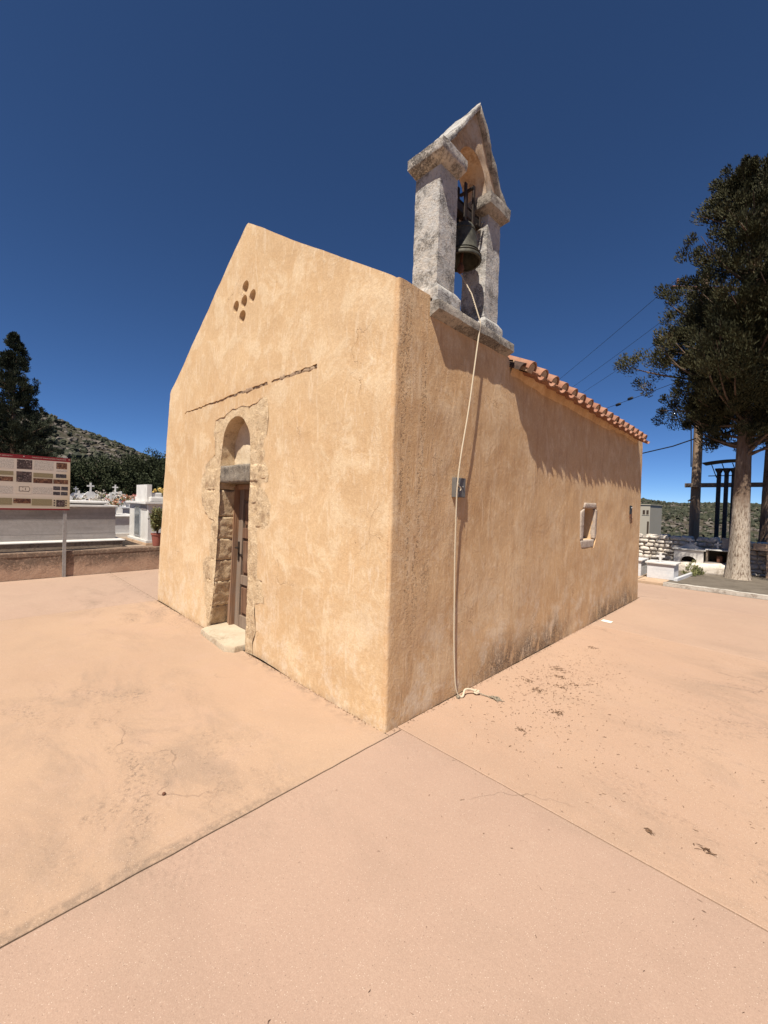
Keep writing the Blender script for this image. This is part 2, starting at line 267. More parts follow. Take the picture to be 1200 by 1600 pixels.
    M['shrub'] = leaf('hill_scrub', (0.022, 0.025, 0.017), (0.042, 0.045, 0.027), (0.085, 0.075, 0.05))
    M['potleaf'] = leaf('pot_plant_leaf', (0.09, 0.11, 0.04), (0.16, 0.16, 0.065), (0.24, 0.19, 0.08))
    M['litter'] = leaf('dry_cypress_litter', (0.075, 0.04, 0.022), (0.16, 0.095, 0.055), (0.27, 0.18, 0.11))
    M['flower_w'] = leaf('white_petals', (0.55, 0.51, 0.45), (0.62, 0.57, 0.50), (0.56, 0.40, 0.32)); M['flower_p'] = leaf('pink_petals', (0.60, 0.22, 0.22), (0.72, 0.42, 0.36), (0.78, 0.66, 0.55))
    M['flower_y'] = leaf('yellow_petals', (0.55, 0.38, 0.08), (0.62, 0.46, 0.16), (0.70, 0.60, 0.35))
    M['flower_r'] = leaf('orange_petals', (0.50, 0.20, 0.10), (0.62, 0.36, 0.22), (0.75, 0.60, 0.45))
    # ground and hills
    k = NT('earth'); at = k.n('ShaderNodeAttribute', attribute_name='wild'); a = k.noise(0.12, 9, 0.75); b = k.noise(0.9, 8, 0.75); d = k.noise(8, 6, 0.7)
    c = k.mix(k.ramp(b, 0.38, 0.62), (0.055, 0.045, 0.034), (0.092, 0.076, 0.058))
    c = k.mix(k.ramp(a, 0.45, 0.56), c, (0.042, 0.042, 0.023)); c = k.mix(k.mul(k.ramp(k.noise(0.35, 9, 0.8, loc=(3, 3, 0)), 0.53, 0.60), 0.85), c, (0.11, 0.097, 0.084))
    M['earth'] = k.done(c, 0.95, k.bump(k.math('ADD', b, k.mul(d, 0.1)), 0.8, 0.6), spec=0.1)
    M['gravel'] = stone('dirt_yard', (0.12, 0.10, 0.078), (0.165, 0.14, 0.11), (0.06, 0.048, 0.037), 0.25, 0.6, 0.6)
    M['cem_ground'] = stone('cemetery_path', (0.26, 0.20, 0.15), (0.32, 0.25, 0.19), (0.12, 0.09, 0.07), 0.2, 0.5, 0.5)
    M['rock'] = stone('hill_rock', (0.10, 0.087, 0.073), (0.15, 0.13, 0.11), (0.05, 0.042, 0.035), 0.3, 0.6, 0.1)
    # house render
    M['house'] = plain('house_render', (0.36, 0.33, 0.27), 0.9, 0.06, 0.6)
    # board prints
    k = NT('board_paper'); x, y, z = k.sep(); a = k.noise((1, 2.0, 3.4), 4)
    c = k.mix(k.ramp(k.band(z, 1.335, 1.50, 0.05), 0, 1, 0, 0.55), (0.48, 0.41, 0.345), (0.28, 0.23, 0.12)); c = k.mix(k.ramp(k.band(z, 1.80, 1.96, 0.04), 0, 1, 0, 0.4), c, (0.33, 0.28, 0.15))
    c = k.mix(k.mul(k.ramp(y, -0.9, -0.72), 0.45), c, (0.46, 0.33, 0.18)); M['board'] = k.done(c, 0.55, spec=0.3)
    k = NT('board_red'); M['board_red'] = k.done((0.16, 0.012, 0.016), 0.5)
    k = NT('text_block'); x, y, z = k.sep(); w = k.n('ShaderNodeMath', operation='FRACT'); k.l(k.math('MULTIPLY', z, 62.0), w.inputs[0])
    ln = k.mul(k.ramp(w.outputs[0], 0.35, 0.45), k.ramp(k.noise((1, 130, 62), 2, 0.6), 0.40, 0.5)); M['text'] = k.done(k.mix(k.mul(ln, 0.75), (0.52, 0.46, 0.40), (0.10, 0.08, 0.07)), 0.6)
    k = NT('text_block_olive'); x, y, z = k.sep(); w = k.n('ShaderNodeMath', operation='FRACT'); k.l(k.math('MULTIPLY', z, 70.0), w.inputs[0])
    ln = k.mul(k.ramp(w.outputs[0], 0.35, 0.45), k.ramp(k.noise((1, 130, 62), 2, 0.6), 0.40, 0.5)); M['text_olive'] = k.done(k.mix(k.mul(ln, 0.6), (0.23, 0.185, 0.105), (0.10, 0.078, 0.045)), 0.6)
    def photo(name, c1, c2, c3, s=9):
        k = NT(name); a = k.noise(s, 4, 0.6, dist=1.0); b = k.noise(s * 2.5, 5, 0.7, loc=(1, 2, 3)); c = k.mix(k.ramp(a, 0.38, 0.6), c1, c2); return k.done(k.mix(k.ramp(b, 0.55, 0.66), c, c3), 0.5)
    M['fresco'] = photo('print_fresco', (0.035, 0.012, 0.010), (0.13, 0.055, 0.03), (0.34, 0.20, 0.11), 14)
    M['view'] = photo('print_view', (0.022, 0.014, 0.013), (0.07, 0.045, 0.042), (0.28, 0.21, 0.19), 16); M['grey_print'] = photo('print_grey', (0.02, 0.018, 0.021), (0.06, 0.05, 0.055), (0.20, 0.18, 0.18), 22)
    k = NT('print_light'); M['print_light'] = k.done((0.47, 0.40, 0.33), 0.6)
    k = NT('print_ink'); M['ink'] = k.done((0.045, 0.035, 0.035), 0.6)
build_materials()

# ------------------------------------------------------------------ mesh helpers
def obj(name, verts, faces, mat, parent=None, smooth=None, loc=None):
    me = bpy.data.meshes.new(name); me.from_pydata([tuple(v) for v in verts], [], faces)
    if isinstance(mat, str): mat = M[mat]
    me.materials.append(mat); o = bpy.data.objects.new(name, me); COL.objects.link(o)
    if smooth is not None:
        me.polygons.foreach_set('use_smooth', [True] * len(me.polygons))
        if smooth < 180: me.set_sharp_from_angle(angle=math.radians(smooth))
    if parent is not None: o.parent = parent
    if loc is not None: o.location = loc
    return o
def tag(o, label=None, cat=None, group=None, kind=None):
    if label: o['label'] = label
    if cat: o['category'] = cat
    if group: o['group'] = group
    if kind: o['kind'] = kind
    return o
def empty(name, loc=(0, 0, 0), rz=0):
    o = bpy.data.objects.new(name, None); COL.objects.link(o); o.location = loc; o.rotation_euler = (0, 0, rz); o.empty_display_size = 0.2; return o
def thing(name, label, cat, loc=(0, 0, 0), group=None, rz=0): return tag(empty(name, loc, rz), label, cat, group)
def wparent(child, par):
    child.parent = par; child.matrix_parent_inverse = Matrix.Identity(4)
    child.location = Vector(child.location) - Vector(par.location); return child
class MB:
    def __init__(s): s.v = []; s.f = []
    def add(s, v, f):
        n = len(s.v); s.v += [tuple(a) for a in v]; s.f += [tuple(i + n for i in q) for q in f]; return s
    def box(s, a, b, bev=0.0):
        (x0, y0, z0), (x1, y1, z1) = a, b
        if bev <= 0:
            v = [(x0, y0, z0), (x1, y0, z0), (x1, y1, z0), (x0, y1, z0), (x0, y0, z1), (x1, y0, z1), (x1, y1, z1), (x0, y1, z1)]
            return s.add(v, [(3, 2, 1, 0), (4, 5, 6, 7), (0, 1, 5, 4), (1, 2, 6, 5), (2, 3, 7, 6), (3, 0, 4, 7)])
        bm = bmesh.new(); bmesh.ops.create_cube(bm, size=1)
        for q in bm.verts: q.co = Vector(((x0 + x1) / 2 + q.co.x * (x1 - x0), (y0 + y1) / 2 + q.co.y * (y1 - y0), (z0 + z1) / 2 + q.co.z * (z1 - z0)))
        bmesh.ops.bevel(bm, geom=bm.edges[:], offset=bev, segments=2, affect='EDGES', profile=0.6)
        bm.verts.index_update(); s.add([q.co for q in bm.verts], [[w.index for w in f.verts] for f in bm.faces]); bm.free(); return s
    def tube(s, pts, r, n=8, cap=True):
        pts = [Vector(p) for p in pts]; rs = r if isinstance(r, (list, tuple)) else [r] * len(pts)
        base = len(s.v); up = None
        for i, p in enumerate(pts):
            t = (pts[min(i + 1, len(pts) - 1)] - pts[max(i - 1, 0)]).normalized()
            if up is None: up = Vector((0, 0, 1)) if abs(t.z) < 0.9 else Vector((1, 0, 0))
            a = t.cross(up).normalized(); b = t.cross(a).normalized(); up = -b if False else up
            for j in range(n):
                th = 2 * math.pi * j / n; s.v.append(tuple(p + (a * math.cos(th) + b * math.sin(th)) * rs[i]))
        for i in range(len(pts) - 1):
            for j in range(n):
                q = base + i * n; k = (j + 1) % n; s.f.append((q + j, q + n + j, q + n + k, q + k))
        if cap:
            s.f.append(tuple(base + j for j in range(n))); e = base + (len(pts) - 1) * n; s.f.append(tuple(e + j for j in reversed(range(n))))
        return s
    def lathe(s, prof, c=(0, 0, 0), n=24, cap=False):
        base = len(s.v); c = Vector(c)
        for r, z in prof:
            for j in range(n):
                th = 2 * math.pi * j / n; s.v.append((c.x + r * math.cos(th), c.y + r * math.sin(th), c.z + z))
        for i in range(len(prof) - 1):
            for j in range(n):
                q = base + i * n; k = (j + 1) % n; s.f.append((q + j, q + k, q + n + k, q + n + j))
        if cap: s.f.append(tuple(base + j for j in reversed(range(n)))); e = base + (len(prof) - 1) * n; s.f.append(tuple(e + j for j in range(n)))
        return s
    def prism(s, poly, axis, a, b):
        # poly: 2-D points; axis = extrusion axis index
        n = len(poly); base = len(s.v)
        def P(u, w, t):
            return {0: (t, u, w), 1: (u, t, w), 2: (u, w, t)}[axis]
        for t in (a, b):
            for u, w in poly: s.v.append(P(u, w, t))
        s.f.append(tuple(base + i for i in range(n))); s.f.append(tuple(base + n + i for i in reversed(range(n))))
        for i in range(n):
            k = (i + 1) % n; s.f.append((base + i, base + n + i, base + n + k, base + k))
        return s
    def build(s, name, mat, parent=None, smooth=None, loc=None):
        o = obj(name, s.v, s.f, mat, parent, smooth, loc)
        bm = bmesh.new(); bm.from_mesh(o.data); bmesh.ops.recalc_face_normals(bm, faces=bm.faces); bm.to_mesh(o.data); bm.free()
        if smooth is not None and smooth < 180: o.data.set_sharp_from_angle(angle=math.radians(smooth))
        return o
def fbm(p, s, oct=3):
    v = 0; a = 1
    for i in range(oct): v += a * noise.noise(Vector(p) * s); s *= 2.1; a *= 0.5
    return v
def rough_hex(name, front, y0, y1, mat, parent=None, seg=0.035, rad=0.015, amp=0.006, fs=9.0, seed=0, axis='y'):
    """rounded rough stone: front = 4 corner points (u,z) lower-left, lower-right, upper-right, upper-left; extruded along depth y0..y1"""
    P = [Vector((a, b)) for a, b in front]
    w = ((P[1] - P[0]).length + (P[2] - P[3]).length) / 2; h = ((P[3] - P[0]).length + (P[2] - P[1]).length) / 2; d = abs(y1 - y0)
    n = [max(3, min(26, int(round(q / seg)))) for q in (w, d, h)]
    bm = bmesh.new(); idx = {}
    def vert(i, j, k):
        key = (i, j, k)
        if key in idx: return idx[key]
        u, v, t = i / n[0], j / n[1], k / n[2]
        m = Vector(((u - .5) * w, (v - .5) * d, (t - .5) * h)); hs = Vector((w / 2, d / 2, h / 2)); rr = min(rad, hs.x * .8, hs.y * .8, hs.z * .8)
        inner = Vector([max(-hs[q] + rr, min(hs[q] - rr, m[q])) for q in range(3)]); e = m - inner
        nn = e.normalized() if e.length > 1e-9 else Vector((0, 0, 0))
        if e.length > 1e-9: m = inner + nn * rr
        u, v, t = m.x / w + .5, m.y / d + .5, m.z / h + .5
        a = P[0].lerp(P[1], u); b = P[3].lerp(P[2], u); q = a.lerp(b, t)
        pt = Vector((q.x, y0 + (y1 - y0) * v, q.y)) if axis == 'y' else Vector((y0 + (y1 - y0) * v, q.x, q.y))
        nrm = Vector((nn.x, nn.y if y1 > y0 else -nn.y, nn.z))
        if axis == 'x': nrm = Vector((nrm.y, nrm.x, nrm.z))
        dv = fbm(pt + Vector((seed * 3.7, seed * 1.3, seed)), fs, 3) * amp
        pt = pt + nrm * dv
        r = bm.verts.new(pt); idx[key] = r; return r
    N = n
    for k in range(N[2]):
        for i in range(N[0]):
            for j in (0, N[1]): bm.faces.new([vert(i, j, k), vert(i + 1, j, k), vert(i + 1, j, k + 1), vert(i, j, k + 1)])
        for j in range(N[1]):
            for i in (0, N[0]): bm.faces.new([vert(i, j, k), vert(i, j + 1, k), vert(i, j + 1, k + 1), vert(i, j, k + 1)])
    for i in range(N[0]):
        for j in range(N[1]):
            for k in (0, N[2]): bm.faces.new([vert(i, j, k), vert(i + 1, j, k), vert(i + 1, j + 1, k), vert(i, j + 1, k)])
    bmesh.ops.recalc_face_normals(bm, faces=bm.faces)
    me = bpy.data.meshes.new(name); bm.to_mesh(me); bm.free(); me.materials.append(M[mat] if isinstance(mat, str) else mat)
    me.polygons.foreach_set('use_smooth', [True] * len(me.polygons))
    o = bpy.data.objects.new(name, me); COL.objects.link(o)
    if parent is not None: o.parent = parent
    return o
def rect(x0, z0, x1, z1, j=0.0):
    r = lambda: random.uniform(-j, j)
    return [(x0 + r(), z0 + r()), (x1 + r(), z0 + r()), (x1 + r(), z1 + r()), (x0 + r(), z1 + r())]
def inpoly(poly, pts):
    poly = np.asarray(poly); pts = np.asarray(pts); x, y = pts[:, 0], pts[:, 1]; ins = np.zeros(len(pts), bool)
    x0, y0 = poly[-1]
    for x1, y1 in poly:
        c = ((y1 > y) != (y0 > y)) & (x < (x0 - x1) * (y - y1) / ((y0 - y1) + 1e-12) + x1); ins ^= c; x0, y0 = x1, y1
    return ins
def resample(poly, step, closed=True):
    out = []; n = len(poly)
    for i in range(n if closed else n - 1):
        a = np.array(poly[i], float); b = np.array(poly[(i + 1) % n], float); L = np.linalg.norm(b - a); k = max(1, int(round(L / step)))
        for t in range(k): out.append(tuple(a + (b - a) * t / k))
    if not closed: out.append(tuple(poly[-1]))
    return out
def jag(poly, step, amp, s=6.0, seed=0.0):
    r = resample(poly, step); return [(a + amp * noise.noise(Vector((a * s, b * s, seed))) , b + amp * noise.noise(Vector((a * s + 9, b * s, seed + 4)))) for a, b in r]
def sheet(outer, holes, step):
    """triangulated planar sheet with holes -> (points, tris)"""
    o = np.array(outer); lo, hi = o.min(0), o.max(0)
    gx = np.arange(lo[0], hi[0], step); gy = np.arange(lo[1], hi[1], step * .87); pts = []
    for i, yy in enumerate(gy):
        for xx in gx: pts.append((xx + (step / 2 if i % 2 else 0) + random.uniform(-.1, .1) * step, yy + random.uniform(-.1, .1) * step))
    pts = np.array(pts); keep = inpoly(outer, pts)
    for h in holes: keep &= ~inpoly(h, pts)
    segs = []
    for P in [outer] + holes:
        P = np.array(P); segs.append((P, np.roll(P, -1, 0)))
    A = np.vstack([a for a, b in segs]); B = np.vstack([b for a, b in segs]); pts = pts[keep]
    ok = np.ones(len(pts), bool); AB = B - A; L2 = (AB ** 2).sum(1) + 1e-12
    for i in range(0, len(pts), 2000):
        q = pts[i:i + 2000]; t = np.clip(((q[:, None] - A) * AB).sum(2) / L2, 0, 1); dd = ((q[:, None] - (A + t[..., None] * AB)) ** 2).sum(2).min(1); ok[i:i + 2000] = dd > (step * .45) ** 2
    pts = pts[ok]; V = [Vector(p) for p in outer]; E = [(i, (i + 1) % len(outer)) for i in range(len(outer))]
    for h in holes:
        n = len(V); V += [Vector(p) for p in h]; E += [(n + i, n + (i + 1) % len(h)) for i in range(len(h))]
    V += [Vector(p) for p in pts]
    v, e, f, *_ = delaunay_2d_cdt(V, E, [], 0, 1e-5)
    v = np.array([(a.x, a.y) for a in v]); f = np.array([q for q in f if len(q) == 3]); c = v[f].mean(1); k = inpoly(outer, c)
    for h in holes: k &= ~inpoly(h, c)
    A_, B_, C_ = v[f[:, 0]], v[f[:, 1]], v[f[:, 2]]; ar = np.abs((B_[:, 0] - A_[:, 0]) * (C_[:, 1] - A_[:, 1]) - (B_[:, 1] - A_[:, 1]) * (C_[:, 0] - A_[:, 0]))
    return v, f[k & (ar > 2e-6)]
def WD(p):
    """hand-trowelled unevenness shared by all plaster faces"""
    p = Vector(p); a = noise.noise_vector(p * 0.9) * 0.018 + noise.noise_vector(p * 2.6) * 0.008 + noise.noise_vector(p * 7) * 0.003 + noise.noise_vector(p * 15) * 0.0015
    return Vector((p.x + a.x, p.y + a.y, p.z + a.z * 0.3 if p.z > 0.05 else p.z))

# ------------------------------------------------------------------ leaf cloud helper
def leaf_cloud(name, centers, outward, size, per, spread, mat, parent=None, aspect=3.2, seed=1, up=0.3, kind=None, jitter=0.45):
    r = np.random.default_rng(seed); n = len(centers)
    C = np.repeat(np.asarray(centers), per, 0); O = np.repeat(np.asarray(outward), per, 0); T = np.repeat(r.random(n), per)
    sp = np.repeat(np.broadcast_to(np.asarray(spread, float), (n,)), per)
    off = r.normal(size=C.shape); off /= np.linalg.norm(off, axis=1)[:, None]; off *= (r.random(len(C)) ** (1 / 2.2))[:, None] * sp[:, None]
    P = C + off
    d = off / (sp[:, None] + 1e-9) * 0.7 + O * 0.8 + r.normal(size=C.shape) * jitter + np.array([0, 0, up]); d /= np.linalg.norm(d, axis=1)[:, None]
    w = np.cross(d, r.normal(size=C.shape)); w /= np.linalg.norm(w, axis=1)[:, None] + 1e-9
    L = size * r.uniform(0.6, 1.35, len(C))[:, None]; W = L / aspect
    nrm = np.cross(d, w)
    v = np.stack([P - d * L * .5, P + w * W * .5 + nrm * W * .15, P + d * L * .5, P - w * W * .5 + nrm * W * .15], 1).reshape(-1, 3)
    f = np.arange(len(v)).reshape(-1, 4)
    me = bpy.data.meshes.new(name); me.vertices.add(len(v)); me.vertices.foreach_set('co', v.ravel()); nf = len(f)
    me.loops.add(nf * 4); me.loops.foreach_set('vertex_index', f.ravel().astype(np.int32)); me.polygons.add(nf); me.polygons.foreach_set('loop_start', np.arange(0, nf * 4, 4, dtype=np.int32))
    me.update(calc_edges=True); at = me.attributes.new('tint', 'FLOAT', 'FACE'); at.data.foreach_set('value', np.clip(T * .75 + r.random(nf) * .25, 0, 1).astype(np.float32))
    me.materials.append(M[mat]); o = bpy.data.objects.new(name, me); COL.objects.link(o)
    if parent is not None: o.parent = parent
    if kind: o['kind'] = kind
    return o

# ================================================================== SETTING
def ridge_el(az):            # skyline elevation in degrees against azimuth (0 = +y, negative = towards -x)
    pts = [(-180, 2.0), (-130, 5.0), (-105, 8.3), (-95, 8.7), (-88, 8.25), (-84.4, 8.2), (-81.6, 7.1), (-78, 6.2), (-72.9, 3.9), (-66, 2.6), (-50, 1.9), (-25, 1.2), (-13, 1.35), (-9, 1.0), (-1.8, 1.03), (10, 1.2), (60, 1.5), (120, 1.5), (180, 2.0)]
    for (a, e), (b, g) in zip(pts, pts[1:]):
        if a <= az <= b: t = (az - a) / (b - a); return e + (g - e) * t
    return 1.5
def terrain_z(x, y):
    dx, dy = x - CAM.x, y - CAM.y; r = math.hypot(dx, dy); az = math.degrees(math.atan2(dx, dy))
    el = ridge_el(az); left = max(0, min(1, (-az - 30) / 30)) if az < 0 else 0
    rr = 480 * (1 - left) + 360 * left; zr = 1.6 + rr * math.tan(math.radians(el)); r0 = 34 * left + 15.5 * (1 - left); rv = 150 * (1 - left) + 62 * left
    zv = -13 * (1 - left) + 0.6 * left
    def sm(t): t = max(0, min(1, t)); return t * t * (3 - 2 * t)
    if r < r0: z = -0.06
    elif r < rv: z = -0.06 + (zv + 0.06) * sm((r - r0) / (rv - r0))
    elif r < rr:
        t = (r - rv) / (rr - rv); z = zv + (zr - zv) * (0.55 * t + 0.45 * sm(t))
    else: z = zr * max(0.25, 1 - 0.5 * sm((r - rr) / 600))
    k = max(0, min(1, (r - 60) / 150))
    z += k * (fbm((x, y, 0), 0.012, 4) * 3.2 + fbm((x, y, 5), 0.09, 3) * 1.3) * (0.4 + 0.8 * min(1, el / 6))
    return z
def build_terrain():
    rs = [0.0] + list(np.concatenate([np.linspace(4, 60, 15), np.linspace(66, 700, 110), np.geomspace(740, 3500, 12)])); na = 420; V = []; F = []
    for r in rs[1:]:
        for j in range(na):
            a = 2 * math.pi * j / na; x = CAM.x + r * math.sin(a); y = CAM.y + r * math.cos(a); V.append((x, y, terrain_z(x, y)))
    V.append((CAM.x, CAM.y, -0.06)); c = len(V) - 1
    for j in range(na): F.append((c, (j + 1) % na, j))
    for i in range(len(rs) - 2):
        for j in range(na): k = (j + 1) % na; F.append((i * na + j, i * na + k, (i + 1) * na + k, (i + 1) * na + j))
    o = obj('ground', V, F, 'earth', smooth=180)
    bm = bmesh.new(); bm.from_mesh(o.data); bmesh.ops.recalc_face_normals(bm, faces=bm.faces)
    if sum(f.normal.z for f in bm.faces) < 0: bmesh.ops.reverse_faces(bm, faces=bm.faces)
    bm.to_mesh(o.data); bm.free(); tag(o, kind='structure')
build_terrain()
def blobs(name, places, mat, seed, flat=0.95, sub=1, leafy=True):
    bm = bmesh.new(); bmesh.ops.create_icosphere(bm, subdivisions=sub, radius=1); base = np.array([v.co[:] for v in bm.verts]); tri = np.array([[v.index for v in f.verts] for f in bm.faces]); bm.free()
    r = np.random.default_rng(seed); V = []; F = []; T = []; n = len(base)
    for i, (x, y, z, s) in enumerate(places):
        b = base * (1 + r.normal(size=(n, 1)) * 0.28) * np.array([s * r.uniform(.8, 1.2), s * r.uniform(.8, 1.2), s * flat]) ; a = r.uniform(0, 6.28); c, q = math.cos(a), math.sin(a)
        b = b @ np.array([[c, q, 0], [-q, c, 0], [0, 0, 1]]) + np.array([x, y, z + s * flat * .4]); V.append(b); F.append(tri + i * n); T.append(np.full(len(tri), r.random()) * .8 + r.random(len(tri)) * .2)
    V = np.vstack(V); F = np.vstack(F); me = bpy.data.meshes.new(name); me.from_pydata(V.tolist(), [], F.tolist()); at = me.attributes.new('tint', 'FLOAT', 'FACE'); at.data.foreach_set('value', np.concatenate(T).astype(np.float32))
    me.materials.append(M[mat]); o = bpy.data.objects.new(name, me); COL.objects.link(o); o['kind'] = 'stuff'; return o
def polar(az, r): a = math.radians(az); return CAM.x + r * math.sin(a), CAM.y + r * math.cos(a)
pl = []
for i in range(14000):
    az = rng.uniform(-92, -66); r = 85 + 300 * math.sqrt(rng.random()); x, y = polar(az, r)
    if fbm((x, y, 3), 0.02, 3) + rng.normal() * .25 < -0.05: continue
    pl.append((x, y, terrain_z(x, y), rng.uniform(0.3, 1.15)))
tag(blobs('hill_scrub', pl, 'shrub', 3), 'dark scrub covering the rocky hill behind the cemetery', 'scrub')
pl = []
for i in range(9000):
    az = rng.uniform(-16, 3); r = 70 + 430 * math.sqrt(rng.random()); x, y = polar(az, r)
    if fbm((x, y, 3), 0.018, 3) + rng.normal() * .3 < -0.1 and r > 190: continue
    pl.append((x, y, terrain_z(x, y), rng.uniform(0.45, 1.5) * (1.25 if r < 190 else 1)))
tag(blobs('valley_scrub', pl, 'shrub', 4), 'green scrub dotting the far hillside beyond the white wall', 'scrub')
pl = []
for i in range(2600):
    if i % 2: az = rng.uniform(-92, -70); r = rng.uniform(120, 365)
    else: az = rng.uniform(-16, 3); r = rng.uniform(180, 480)
    x, y = polar(az, r); pl.append((x, y, terrain_z(x, y) - .1, rng.uniform(0.4, 1.5)))
tag(blobs('hill_rocks', pl, 'rock', 5, 0.6), 'pale rock outcrops scattered over the hillsides', 'rocks')

# pavement slabs
pav = tag(empty('pavement', (0, 0, 0)), kind='structure')
def slab(x0, y0, x1, y1, tint):
    g = 0.0045; P = jag([(x0 + g, y0 + g), (x1 - g, y0 + g), (x1 - g, y1 - g), (x0 + g, y1 - g)], 0.07, 0.0035, 9.0)
    n = len(P); cx, cy = (x0 + x1) / 2, (y0 + y1) / 2; V = []
    for ins, z in ((0, -0.05), (0, -0.003), (0.003, 0.0)):
        for a, b in P: V.append((a + (ins if a < cx - (x1 - x0) / 2 + .05 else -ins if a > cx + (x1 - x0) / 2 - .05 else 0), b + (ins if b < cy - (y1 - y0) / 2 + .05 else -ins if b > cy + (y1 - y0) / 2 - .05 else 0), z))
    F = [(l * n + i, l * n + (i + 1) % n, (l + 1) * n + (i + 1) % n, (l + 1) * n + i) for l in range(2) for i in range(n)] + [tuple(2 * n + i for i in range(n))]
    o = obj('slab', V, F, 'pavement', pav, 40); o.color = (*tint, 1); return o
slab(0.05, -5.6, 5.6, 0.12, (0.96, 0.95, 0.96)); slab(-4.97, -5.6, 0.05, -0.003, (1.03, 1.02, 0.93)); slab(-7.98, -5.6, -4.97, 0.0, (1.01, 1.02, 1.02)); slab(-7.98, 0.0, -4.97, 8.6, (0.99, 1.0, 1.0))
slab(0.0, 0.12, 5.6, 4.11, (1.06, 1.03, 0.97)); slab(0.0, 4.11, 5.6, 6.82, (1.02, 1.02, 1.0)); slab(-4.97, 6.82, 5.6, 8.62, (1.0, 1.0, 1.0))
slab(-0.02, -0.003, 0.05, 0.12, (1.02, 1.0, 0.93)); slab(5.6, -5.6, 11, 0.12, (1, 1, 1)); slab(5.6, 0.12, 11, 8.62, (1.02, 1, .98)); slab(-7.98, -11, -1.2, -5.6, (1, 1, 1)); slab(-1.2, -11, 11, -5.6, (1.02, 1, .98))
bed = obj('pavement_bed', [(-8, -11, -.03), (11, -11, -.03), (11, 8.65, -.03), (-8, 8.65, -.03)], [(0, 1, 2, 3)], 'soil', pav)
# yard behind the chapel and the raised cemetery terrace
def gridmesh(name, x0, x1, y0, y1, n, m, zf, mat, parent=None):
    V = [(x0 + (x1 - x0) * i / n, y0 + (y1 - y0) * j / m, 0) for j in range(m + 1) for i in range(n + 1)]; V = [(x, y, zf(x, y)) for x, y, _ in V]
    F = [(j * (n + 1) + i, j * (n + 1) + i + 1, (j + 1) * (n + 1) + i + 1, (j + 1) * (n + 1) + i) for j in range(m) for i in range(n)]
    return obj(name, V, F, mat, parent, 180)
tag(gridmesh('dirt_yard', -8, 11, 8.78, 12.5, 90, 20, lambda x, y: 0.045 + 0.02 * fbm((x, y, 0), 1.1), 'gravel'), kind='structure')
tag(gridmesh('cemetery_ground', -31, -8.22, -9, 13, 60, 60, lambda x, y: 0.44 + 0.012 * fbm((x, y, 0), 1.3) + max(0, -x - 13) * 0.012, 'cem_ground'), kind='structure')

# ================================================================== CHAPEL
chapel = thing('chapel', 'small ochre plastered gabled chapel with stone bell tower and tiled roof', 'chapel')
WX, CR = -4.97, 0.022
WF, DL = 0.45, 6.62                                        # gable thickness, side wall length
OP_L = [(-2.79, 1.77), (-2.79, 1.58), (-2.81, 1.38), (-2.85, 0.88), (-2.89, 0.62), (-2.94, 0.33), (-3.02, 0.04)]
SUR = [(-2.0, 0.0), (-1.95, 0.12), (-1.90, 0.26), (-1.93, 0.54), (-1.75, 0.58), (-1.75, 0.79), (-1.86, 0.81), (-1.87, 1.29), (-1.73, 1.31), (-1.63, 1.38), (-1.66, 1.57), (-1.76, 1.68), (-1.87, 1.745), (-1.72, 1.79), (-1.70, 1.89), (-1.81, 1.98), (-1.79, 2.18), (-1.73, 2.43), (-1.79, 2.63), (-1.92, 2.60), (-2.1, 2.585), (-2.3, 2.605), (-2.53, 2.60), (-2.70, 2.555), (-2.94, 2.54), (-2.985, 2.36), (-2.94, 2.13), (-3.20, 2.0), (-3.30, 1.86), (-3.26, 1.48), (-3.06, 1.37), (-2.90, 1.34), (-3.0, 1.28), (-3.02, 0.89), (-3.20, 0.85), (-3.18, 0.53), (-3.10, 0.26), (-3.06, 0.0)]
ARCH = [(-2.77, 1.98)] + [(-2.415 + 0.35 * math.cos(a), 2.16 + 0.355 * math.sin(a)) for a in np.linspace(math.pi, 0, 17)] + [(-2.07, 1.98)]
sur = [(a + .018 * noise.noise(Vector((a * 9, b * 9, 2))), b + .018 * noise.noise(Vector((a * 9 + 9, b * 9, 6)))) for a, b in resample(SUR[1:-1], 0.03, False)]; sur = [(x, max(z, 0.03)) for x, z in sur]
sur = [q for q in sur]; sur = [(-2.02, 0.0)] + sur[:0] + sur + [(-3.06, 0.0)]
def groove(x0, x1, z0, t, sd):
    P = [(x0, z0 - t * .4), (x1, z0 - t), (x1, z0 + t), (x0, z0 + t * .4)]; return jag(P, 0.03, 0.017, 14, sd)
gr1 = groove(-3.97, -1.74, 2.752, 0.017, 1); gr2 = groove(-1.67, -0.92, 2.752, 0.020, 5)
qf = [[(cx + 0.066 * math.cos(a), cz + 0.066 * math.sin(a)) for a in np.linspace(0, 2 * math.pi, 21)[:-1]] for cx, cz in ((-2.285, 3.725), (-2.268, 3.872), (-2.112, 3.726), (-2.462, 3.722), (-2.315, 3.575))]
def facade_outline():
    zs = list(np.linspace(0, 3.165, 54)); R = [(-CR, z) for z in zs]
    ap = [(-2.284 + 0.07 * math.sin(a), 4.478 + 0.07 * math.cos(a)) for a in np.linspace(0.62, -0.62, 7)]
    up = resample([(-CR, 3.17), ap[0]], 0.06, False)[1:]; dn = resample([ap[-1], (-4.545, 3.155), (-4.575, 3.11), (WX, 0.0)], 0.06, False)
    top = R + up + ap[1:-1] + dn
    bot = resample([(WX, 0), (-3.06, 0)], 0.06, False)[1:]
    bot2 = resample([(-2.02, 0), (-CR, 0)], 0.06, False)[1:-1]
    return top, bot, bot2
top, bot, bot2 = facade_outline()
outline = top + bot + [(x, z) for x, z in reversed(sur[1:-1])] + [(-2.02, 0.0)] + bot2
w = MB()
v2, f2 = sheet(outline, [gr1, gr2] + qf, 0.06)
